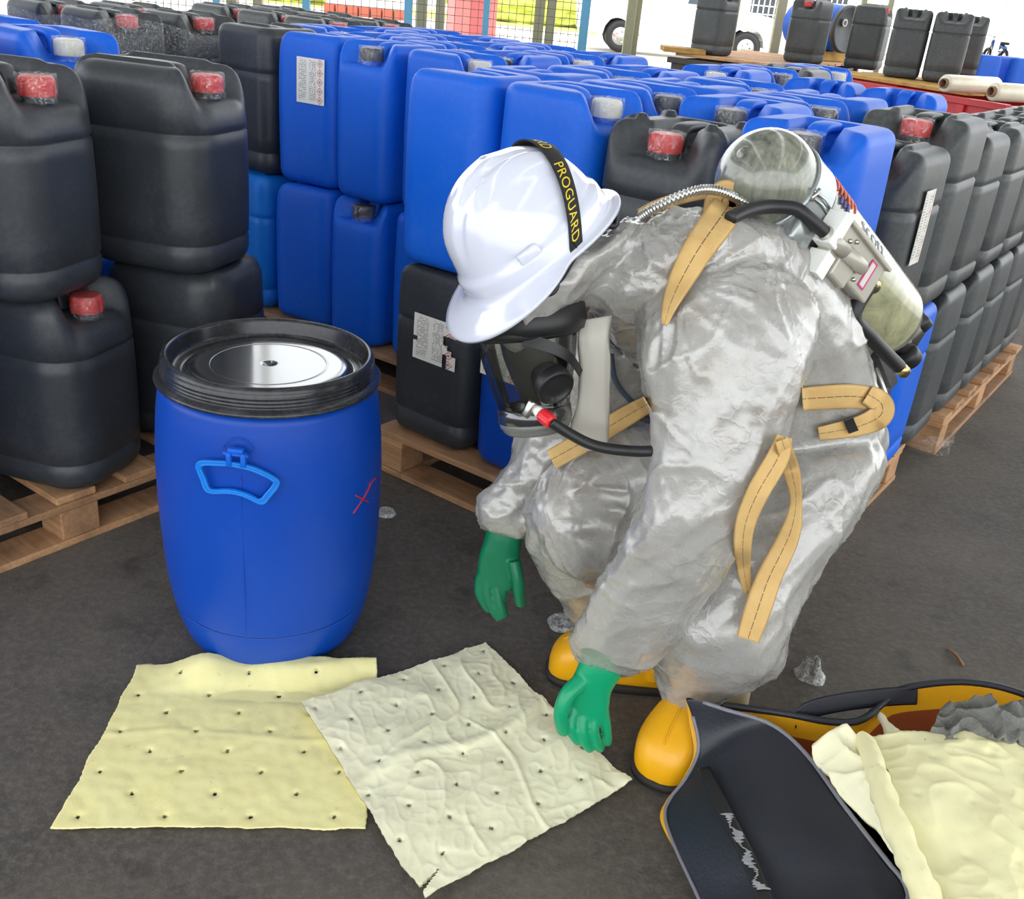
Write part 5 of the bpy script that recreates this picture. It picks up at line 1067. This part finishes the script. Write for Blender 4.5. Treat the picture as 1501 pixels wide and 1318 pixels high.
    MB().tube([KB @ np.array([.045 + .013 * math.cos(a), .092, -.024 + .013 * math.sin(a)]) for a in np.linspace(0, 6.28, 20)], .004, 8, False).build('clip', M['rubber'], t)
    rt_ = MB()
    for x, y in ((-.112, .03), (-.1, .055)): rt_.tube([KB @ np.array([x + .010 * math.cos(a), y, -.026 + .016 * math.sin(a)]) for a in np.linspace(0, 6.28, 18)], .005, 8, False)
    rt_.build('rear_adjuster', M['rubber'], t)
hard_hat()
# ------------------------------------------------------------------ full-face mask
def face_mask():
    a = atY(772, 492, 1.455); b = atY(784, 606, 1.43); ax = norm(b - a); L_ = np.linalg.norm(b - a); x = norm(RT - ax * (RT @ ax)); y = np.cross(ax, x); R = basis(x, y, ax); t = empty('face_mask', tuple(a)); tag(t, 'clear full-face breathing mask with black valve and red knob, below hard hat', 'mask')
    g = NT('clear_visor'); g.t.nodes.remove(g.p); tr = g.n('BsdfTransparent'); tr.inputs['Color'].default_value = (.80, .82, .78, 1); gl = g.n('BsdfGlossy'); gl.inputs['Roughness'].default_value = .04; fr = g.n('Fresnel'); fr.inputs['IOR'].default_value = 1.5; mx = g.n('MixShader'); f2 = g.math('ADD', g.math('MULTIPLY', fr.outputs[0], .9), .05); g.l(f2, mx.inputs[0]); g.l(tr.outputs[0], mx.inputs[1]); g.l(gl.outputs[0], mx.inputs[2]); g.l(mx.outputs[0], g.out.inputs['Surface'])
    MB().lathe([(.079, -.012), (.077, .01), (.072, .04), (.064, .075), (.058, .10), (.054, L_)], 56, R).build('visor', g.m, t)
    fm = MB().lathe([(.082, -.02), (.086, -.014), (.086, -.004), (.081, 0), (.078, -.006), (.078, -.018), (.082, -.02)], 56, R @ np.diag([1, 1, 1])); fm.build('visor_frame', M['rubber'], t)
    MB().lathe([(.056, -.005), (.052, .03), (.044, .06), (.036, .085), (.03, .10), (0, .104)], 40, R, y * .0 + x * .012).build('nose_cup', simple('olive_black_rubber', (44, 44, 38), .35), t)
    MB().lathe([(.054, L_ - .014), (.058, L_ - .012), (.0585, L_ + .008), (.055, L_ + .010), (.05, L_ + .01)], 56, R).build('clamp_ring', M['lid_black'], t)
    MB().lathe([(.055, L_ + .008), (.057, L_ + .011), (.056, L_ + .017), (.052, L_ + .020), (.0525, L_ + .023), (.047, L_ + .028), (.03, L_ + .030), (0, L_ + .030)], 56, R).build('lower_ring', simple('grey_plastic_ring', (106, 108, 104), .3), t)
    for s in (-.8, .5):
        MB().lathe([(0, .003), (.003, .002), (.004, 0)], 10, basis(x, ax, -(x * math.sin(s) - y * math.cos(s))), ax * L_ * .985 + (x * math.sin(s) - y * math.cos(s)) * .0585).build('screw', M['steel'], t)
    vc = atY(813, 566, 1.385) - a; n_ = norm(-FW * .62 + RT * .42 - UP * .62); vx = norm(np.cross(n_, UP)); VR = basis(vx, np.cross(n_, vx), n_)
    MB().lathe([(.022, -.045), (.026, -.02), (.029, -.018), (.0305, -.008), (.0305, .004), (.028, .008), (.0255, .006), (.0245, .003), (.012, .0035), (0, .004)], 44, VR, vc).build('exhale_valve', M['rubber'], t)
    MB().lathe([(.078, -.05), (.088, -.045), (.090, -.02), (.086, -.006), (.078, -.004)], 56, R, x * .006).build('face_seal', M['rubber'], t)
    s_ = MB(); P = crom([atY(768, 498, 1.375) - a, atY(805, 508, 1.37) - a, atY(835, 524, 1.385) - a, atY(852, 548, 1.42) - a], 8); V = []
    for k, p in enumerate(P):
        w_ = .010 * (1 - .4 * k / len(P)); u_ = norm(UP * .9 + RT * .35); V += [p + u_ * w_, p + u_ * w_ + FW * .004, p - u_ * w_ + FW * .004, p - u_ * w_]
    s_.add(V, [(i * 4 + j, i * 4 + (j + 1) % 4, (i + 1) * 4 + (j + 1) % 4, (i + 1) * 4 + j) for i in range(len(P) - 1) for j in range(4)] + [(3, 2, 1, 0), tuple(len(V) - 4 + q for q in range(4))]); s_.build('head_strap', M['rubber'], t, False)
    kc = atY(801, 613, 1.365) - a; kn = norm(RT * .62 - UP * .55 - FW * .55); kx = norm(np.cross(kn, UP)); KR = basis(kx, np.cross(kn, kx), kn); prof = [(0, -.012), (.010, -.012), (.0115, -.008), (.0115, .010), (.010, .013), (.006, .014), (.005, .012), (0, .012)]; V, F = lathe_vf(prof, 40); ang = np.arctan2(V[:, 1], V[:, 0]); V[:, :2] *= (1 - .09 * (.5 + .5 * np.cos(ang * 9)))[:, None]
    obj('red_knob', V @ KR.T + kc, F, M['red_knob'], t); MB().lathe([(.0075, -.024), (.0085, -.022), (.0085, -.011), (.0075, -.010)], 24, KR, kc).build('white_collar', M['white_plain'], t)
    MB().box(kc - kn * .026 - RT * .006, (.022, .03, .014), KR, .004).build('regulator_body', M['steel'], t)
    hp = crom([kc + kn * .010, atY(832, 634, 1.36) - a, atY(868, 652, 1.355) - a, atY(910, 660, 1.345) - a, atY(955, 661, 1.335) - a, atY(985, 652, 1.40) - a], 10); MB().tube(hp, .0085, 14).build('air_hose', M['rubber'], t)
face_mask()
# ------------------------------------------------------------------ breathing apparatus on the back
def strap_mat():
    t = NT('tan_webbing'); tc = t.n('TexCoord'); sp = t.n('SeparateXYZ'); t.l(tc.outputs['UV'], sp.inputs[0]); v = t.coord('Object'); n = t.noise(v, 30, 4, .6)
    c = t.mix(n, lin((190, 152, 92)), lin((218, 184, 124))); d = t.math('ABSOLUTE', t.math('SUBTRACT', sp.outputs[1], .5)); ln = t.math('MULTIPLY', t.math('LESS_THAN', d, .018), t.math('LESS_THAN', t.math('FRACT', t.math('MULTIPLY', sp.outputs[0], 60)), .86))
    e = t.math('MULTIPLY', t.math('GREATER_THAN', d, .455), .35); c = t.mix(t.math('MAXIMUM', t.math('MULTIPLY', ln, .8), e), c, lin((64, 48, 30)))
    wv = t.n('TexWave'); wv.inputs['Scale'].default_value = 9; wv.bands_direction = 'Y'; t.l(tc.outputs['UV'], wv.inputs['Vector']); t.set(Base_Color=c, Roughness=.8, Normal=t.bump(wv.outputs['Fac'], .25, .002)); return t.m
M['strap'] = strap_mat()
def apparatus():
    Pt, Pb = atY(1121, 262, 1.60), atY(1287, 462, 1.80); ax = norm(Pb - Pt); L_ = np.linalg.norm(Pb - Pt); nn = -FW; n_ = norm(nn - ax * (nn @ ax)); s_ = np.cross(ax, n_); s_ = s_ if s_ @ RT > 0 else -s_; R = basis(s_, np.cross(ax, s_), ax)
    t = empty('breathing_apparatus', tuple(Pt)); tag(t, 'air cylinder breathing set with tan straps on the back of the worker', 'breathing set')
    lt = NT('olive_cylinder_label'); lv = lt.coord('Object'); lt.set(Base_Color=lt.ramp(lt.noise(lv, 14, 5, .65, 1.0), [(.35, (132, 134, 104)), (.65, (182, 180, 142))]), Roughness=.22, Coat_Weight=.7, Coat_Roughness=.06); M['cyl_label'] = lt.m
    r = .079; cm = NT('grey_composite_wrap'); v = cm.coord('Object', (1, 1, 1)); w = cm.noise(v, 16, 6, .7, 1.2); w2 = cm.noise(cm.coord('Object', (60, 60, 8)), 1.4, 4)
    cc = cm.ramp(cm.math('ADD', cm.math('MULTIPLY', w, .6), cm.math('MULTIPLY', w2, .4)), [(.35, (78, 82, 76)), (.55, (128, 130, 116)), (.72, (170, 166, 140))]); cm.set(Base_Color=cc, Roughness=.22, Coat_Weight=.8, Coat_Roughness=.06, Normal=cm.bump(w2, .12, .001)); cm = cm.m
    prof = [(0, -.074), (.006, -.0745), (.008, -.071), (.012, -.0715)] + [(r * math.sin(q), -r * .92 * math.cos(q)) for q in np.linspace(.2, math.pi / 2, 12)] + [(r, L_ * .3), (r, L_ * .6), (r, L_)] + [(r * math.cos(q), L_ + r * .85 * math.sin(q)) for q in np.linspace(.1, 1.2, 9)] + [(.022, L_ + .085), (.02, L_ + .1), (0, L_ + .1)]
    MB().lathe(prof, 72, R).build('air_cylinder', cm, t)
    MB().lathe([(.0795, L_ * .30), (.0803, L_ * .31), (.0803, L_ + .0), (.0795, L_ + .008)], 72, R).build('cylinder_label', M['cyl_label'], t)
    MB().lathe([(.0795, .018), (.083, .019), (.0835, .024), (.0825, .03), (.0825, .068), (.0835, .074), (.083, .079), (.0795, .08)], 72, R).build('clamp_band', simple('grey_band', (150, 156, 156), .2, .5, coat=.4), t)
    MB().box(n_ * .072 - s_ * .050 + ax * .05, (.05, .03, .05), R, .006).build('band_bracket', simple('grey_band', (150, 156, 156), .2, .5, coat=.4), t)
    bk = MB(); 
    for q in (-.004, .005): bk.tube([n_ * .084 + s_ * (.0 + q) + ax * .02, n_ * .086 + s_ * (.004 + q) + ax * .05, n_ * .084 + s_ * (.002 + q) + ax * .078], .0018, 6)
    bk.tube([n_ * .085 + s_ * (-.01) + ax * .024, n_ * .088 + s_ * .012 + ax * .024], .003, 8); bk.build('wire_latch', M['steel'], t)
    # lettering on the cylinder
    def wrap_text(body, size, z0, th0, mat, nm):
        fc = bpy.data.curves.new(nm, 'FONT'); fc.body = body; fc.size = size; fo = link('tmp', fc); dg = bpy.context.evaluated_depsgraph_get(); fm = bpy.data.meshes.new_from_object(fo.evaluated_get(dg)); bpy.data.objects.remove(fo)
        bm = bmesh.new(); bm.from_mesh(fm); bmesh.ops.triangulate(bm, faces=bm.faces[:]); bmesh.ops.subdivide_edges(bm, edges=bm.edges[:], cuts=1); LV = np.array([q.co[:] for q in bm.verts]); LF = [tuple(q.index for q in f.verts) for f in bm.faces]; bm.free()
        V = []
        for q in LV: th = th0 + q[1] / .081; V.append(ax * (z0 + q[0]) + .0812 * (n_ * math.cos(th) + s_ * math.sin(th)))
        return obj(nm, V, LF, mat, t, False)
    wrap_text('scott', .046, L_ * .40, .44, simple('navy_print', (64, 66, 92), .4), 'lettering')
    rd = simple('red_print', (204, 92, 70), .4); m_ = MB()
    for k in range(6):
        z = .088 + k * .013; P = [ax * (z + .004 * math.sin(q * 9)) + .0812 * (n_ * math.cos(q) + s_ * math.sin(q)) for q in np.linspace(.62, 1.02, 9)]; m_.tube(P, .0026, 6)
    m_.build('red_flag_print', rd, t); m2 = MB()
    for k in range(3): P = [ax * (.10 + k * .012) + .0812 * (n_ * math.cos(q) + s_ * math.sin(q)) for q in np.linspace(.42, .58, 5)]; m2.tube(P, .003, 6)
    m2.build('blue_flag_print', simple('blue_print', (90, 90, 140), .4), t)
    # regulator block
    bc = n_ * .098 - s_ * .028 + ax * .165; bm_ = simple('pale_grey_metal', (176, 172, 160), .35, .25)
    B = MB().box(bc, (.072, .026, .15), R, .004); B.box(bc - s_ * .030 - ax * .025, (.04, .036, .05), R, .004); bo = B.build('regulator_block', bm_, t, False)
    MB().box(bc + s_ * .034 + ax * .002 + n_ * .002, (.008, .036, .155), R, .002).build('side_rail', bm_, t, False)
    MB().box(bc - ax * .083 + s_ * .008 + n_ * .004, (.056, .036, .022), R, .002).build('top_block', M['white_plain'], t, False); MB().box(bc - ax * .068 - s_ * .046, (.040, .036, .024), R, .002).build('top_block', M['white_plain'], t, False)
    MB().tube([bc + n_ * .02 - ax * .050 - s_ * .008, bc + n_ * .022 + ax * .0 - s_ * .004, bc + n_ * .018 + ax * .012 - s_ * .003], [.0125, .0125, .010], 20).build('valve_barrel', bm_, t)
    for q, w in ((-.03, -.012), (-.024, .012), (.02, -.03), (.012, -.045)): MB().lathe([(0, .004), (.0035, .003), (.004, 0)], 10, basis(s_, ax, n_), bc + n_ * .014 + s_ * q + ax * w).build('screw', M['steel'], t)
    q0 = bc + n_ * .0142 + ax * .038 + s_ * .0; pk = simple('magenta_print', (196, 60, 124), .5); m_ = MB()
    for du, dv_, w, h in ((0, -.008, .046, .003), (0, .008, .046, .003), (-.0225, 0, .003, .018), (.0225, 0, .003, .018)): m_.box(q0 + s_ * du + ax * dv_, (w, .0012, h), R)
    m_.build('label_border', pk, t, False); MB().box(q0 - n_ * .0004, (.042, .001, .014), R).build('white_label', simple('label_white', (206, 202, 196), .5), t, False)
    # hoses
    h1 = crom([bc + n_ * .02 - ax * .05 - s_ * .008, atY(1188, 322, 1.53) - Pt, atY(1165, 306, 1.53) - Pt, atY(1130, 303, 1.52) - Pt, atY(1098, 308, 1.49) - Pt, atY(1070, 320, 1.46) - Pt], 10); MB().tube(h1, .0105, 16).build('pressure_hose', M['rubber'], t)
    MB().tube([h1[0] + ax * .002, h1[6]], .0125, 16).build('hose_ferrule', bm_, t)
    h2 = crom([bc - s_ * .04 - ax * .03 + n_ * .0, atY(1148, 342, 1.56) - Pt, atY(1118, 322, 1.56) - Pt, atY(1085, 294, 1.52) - Pt, atY(1050, 279, 1.50) - Pt, atY(1015, 281, 1.49) - Pt, atY(965, 302, 1.49) - Pt, atY(938, 318, 1.50) - Pt], 34); rr = .0066 + .0011 * np.sign(np.sin(np.arange(len(h2)) * 1.6)); MB().tube(h2, rr, 12).build('braided_hose', M['steel'], t)
    h3 = crom([bc + ax * .076 + s_ * .004, atY(1252, 462, 1.60) - Pt, atY(1276, 494, 1.62) - Pt, atY(1300, 520, 1.64) - Pt, atY(1318, 538, 1.65) - Pt], 8); MB().tube(h3, .0125, 16).build('supply_hose', M['rubber'], t)
    MB().tube([bc + ax * .07, bc + ax * .09 + s_ * .004], .012, 14).build('brass_fitting', M['brass'], t); MB().tube([h3[-1] - (h3[-1] - h3[-2]) * .5, h3[-1] + norm(h3[-1] - h3[-2]) * .02], .0115, 6).build('brass_fitting', M['brass'], t)
    vb = ax * (L_ + .10); MB().tube([vb - ax * .02, vb + ax * .03], .022, 20).box(vb + ax * .02 + s_ * .02, (.06, .04, .04), R, .008).build('cylinder_valve', simple('dark_chrome', (92, 92, 90), .2, .8), t)
    V, F = lathe_vf([(0, -.012), (.024, -.012), (.027, -.006), (.027, .012), (.022, .016), (0, .016)], 40); an = np.arctan2(V[:, 1], V[:, 0]); V[:, :2] *= (1 - .08 * (.5 + .5 * np.cos(an * 8)))[:, None]
    k1 = norm(s_ * .9 + n_ * .3); kx = norm(np.cross(k1, ax)); obj('valve_wheel', V @ basis(kx, np.cross(k1, kx), k1).T + vb + ax * .02 + s_ * .055, F, M['rubber'], t)
    MB().lathe([(0, -.01), (.02, -.01), (.024, -.004), (.024, .02), (.018, .024), (0, .024)], 28, R, vb + ax * .03 - s_ * .012 + n_ * .01).build('valve_nut', M['rubber'], t)
    # back plate between cylinder and suit
    bp_ = crom([atY(1102, 318, 1.68) - Pt, atY(1160, 362, 1.71) - Pt, atY(1212, 430, 1.75) - Pt, atY(1252, 500, 1.79) - Pt, atY(1275, 555, 1.81) - Pt], 8); T_ = np.gradient(bp_, axis=0); V = []
    for p, q in zip(bp_, T_):
        d1 = norm(np.cross(q, n_)); wv = norm(np.cross(d1, q)); V += [p + wv * .06 + d1 * .012, p - wv * .06 + d1 * .012, p - wv * .06 - d1 * .008, p + wv * .06 - d1 * .008]
    F = [(i * 4 + j, i * 4 + (j + 1) % 4, (i + 1) * 4 + (j + 1) % 4, (i + 1) * 4 + j) for i in range(len(bp_) - 1) for j in range(4)] + [(3, 2, 1, 0), tuple(len(V) - 4 + q for q in range(4))]; obj('back_plate', V, F, M['lid_black'], t, False)
    MB().tube([atY(1285, 540, 1.66) - Pt, atY(1306, 596, 1.66) - Pt, atY(1300, 600, 1.66) - Pt], .003, 8).build('wire_hook', M['steel'], t)
    # webbing: ribbons that lie on the suit
    def ribbon(pts, nm='strap', off=.005, lift=0.0, y=1.75, m=10, mat='strap', hug=True):
        P2 = crom([(a, b, w) for a, b, w in pts], m); V = []; U = []; n = 7; s = 0; T_ = np.gradient(P2[:, :2], axis=0); T_ /= np.linalg.norm(T_, axis=1)[:, None] + 1e-9; prev = None
        for k, (a, b, w) in enumerate(P2):
            nx, ny = -T_[k][1], T_[k][0]; row = []
            for j in range(n):
                q = (j / (n - 1) - .5) * w; row.append(onsuit(a + nx * q, b + ny * q, off + lift, y) if hug else atY(a + nx * q, b + ny * q, y))
            row = np.array(row)
            # keep the webbing stiff across its width
            dist = np.linalg.norm(row - CAM, axis=1); md = dist.min() if dist.max() - dist.min() > .06 else None
            if md is not None: row = CAM + (row - CAM) / dist[:, None] * np.minimum(dist, md + .02)[:, None]
            lin_ = row[0] + (row[-1] - row[0]) * np.linspace(0, 1, n)[:, None]; row = .5 * row + .5 * lin_
            if prev is not None: s += np.linalg.norm(row[3] - prev)
            prev = row[3]; V.append(row); U += [(s, j / (n - 1)) for j in range(n)]
        V = np.array(V)
        for _ in range(3): V[1:-1] = .25 * V[:-2] + .5 * V[1:-1] + .25 * V[2:]
        N = len(V); fl = V.reshape(-1, 3); back = fl + np.array([norm(p - CAM) for p in fl]) * .0028; b = len(fl)
        F = [(i * n + j, i * n + j + 1, (i + 1) * n + j + 1, (i + 1) * n + j) for i in range(N - 1) for j in range(n - 1)]; F2 = [tuple(b + q for q in reversed(f)) for f in F]
        bd = [j for j in range(n - 1)] + [i * n + n - 1 for i in range(N - 1)] + [(N - 1) * n + n - 1 - j for j in range(n - 1)] + [(N - 1 - i) * n for i in range(N - 1)]; F3 = [(bd[q], b + bd[q], b + bd[(q + 1) % len(bd)], bd[(q + 1) % len(bd)]) for q in range(len(bd))]
        return obj(nm, np.concatenate([fl, back]) - Pt, F + F2 + F3, M[mat], t, True, np.concatenate([U, U]))
    ribbon([(1072, 296, 46), (1052, 325, 50), (1022, 368, 46), (996, 415, 36), (981, 450, 22), (974, 476, 10)], 'shoulder_strap', .017, y=1.62)
    ribbon([(1088, 290, 20), (1066, 284, 44), (1058, 296, 50), (1054, 316, 48)], 'shoulder_strap', .014, .006, y=1.55)
    ribbon([(938, 315, 18), (962, 303, 20), (1000, 290, 18), (1048, 282, 14)], 'far_shoulder_strap', .008, y=1.58)
    ribbon([(1176, 585, 34), (1205, 583, 36), (1250, 581, 36), (1280, 585, 34)], 'waist_belt', .008, y=1.70)
    ribbon([(1272, 578, 30), (1292, 592, 36), (1290, 610, 36), (1262, 624, 30), (1225, 632, 24), (1200, 636, 20)], 'waist_belt', .012, .008, y=1.68)
    ribbon([(1150, 640, 24), (1140, 672, 34), (1112, 720, 34), (1092, 770, 30), (1089, 820, 24), (1096, 870, 12)], 'hanging_strap', .012, .012, y=1.60)
    ribbon([(1146, 645, 22), (1160, 690, 26), (1167, 735, 18), (1157, 785, 32), (1128, 845, 38), (1112, 890, 40), (1096, 938, 34)], 'hanging_strap', .022, .022, y=1.58)
    ribbon([(1240, 626, 22), (1254, 620, 24)], 'belt_keeper', .016, .014, y=1.66, mat='rubber')
    ribbon([(808, 674, 30), (860, 645, 32), (915, 612, 30), (950, 592, 26)], 'chest_strap', .012, .012, y=1.66)
apparatus()
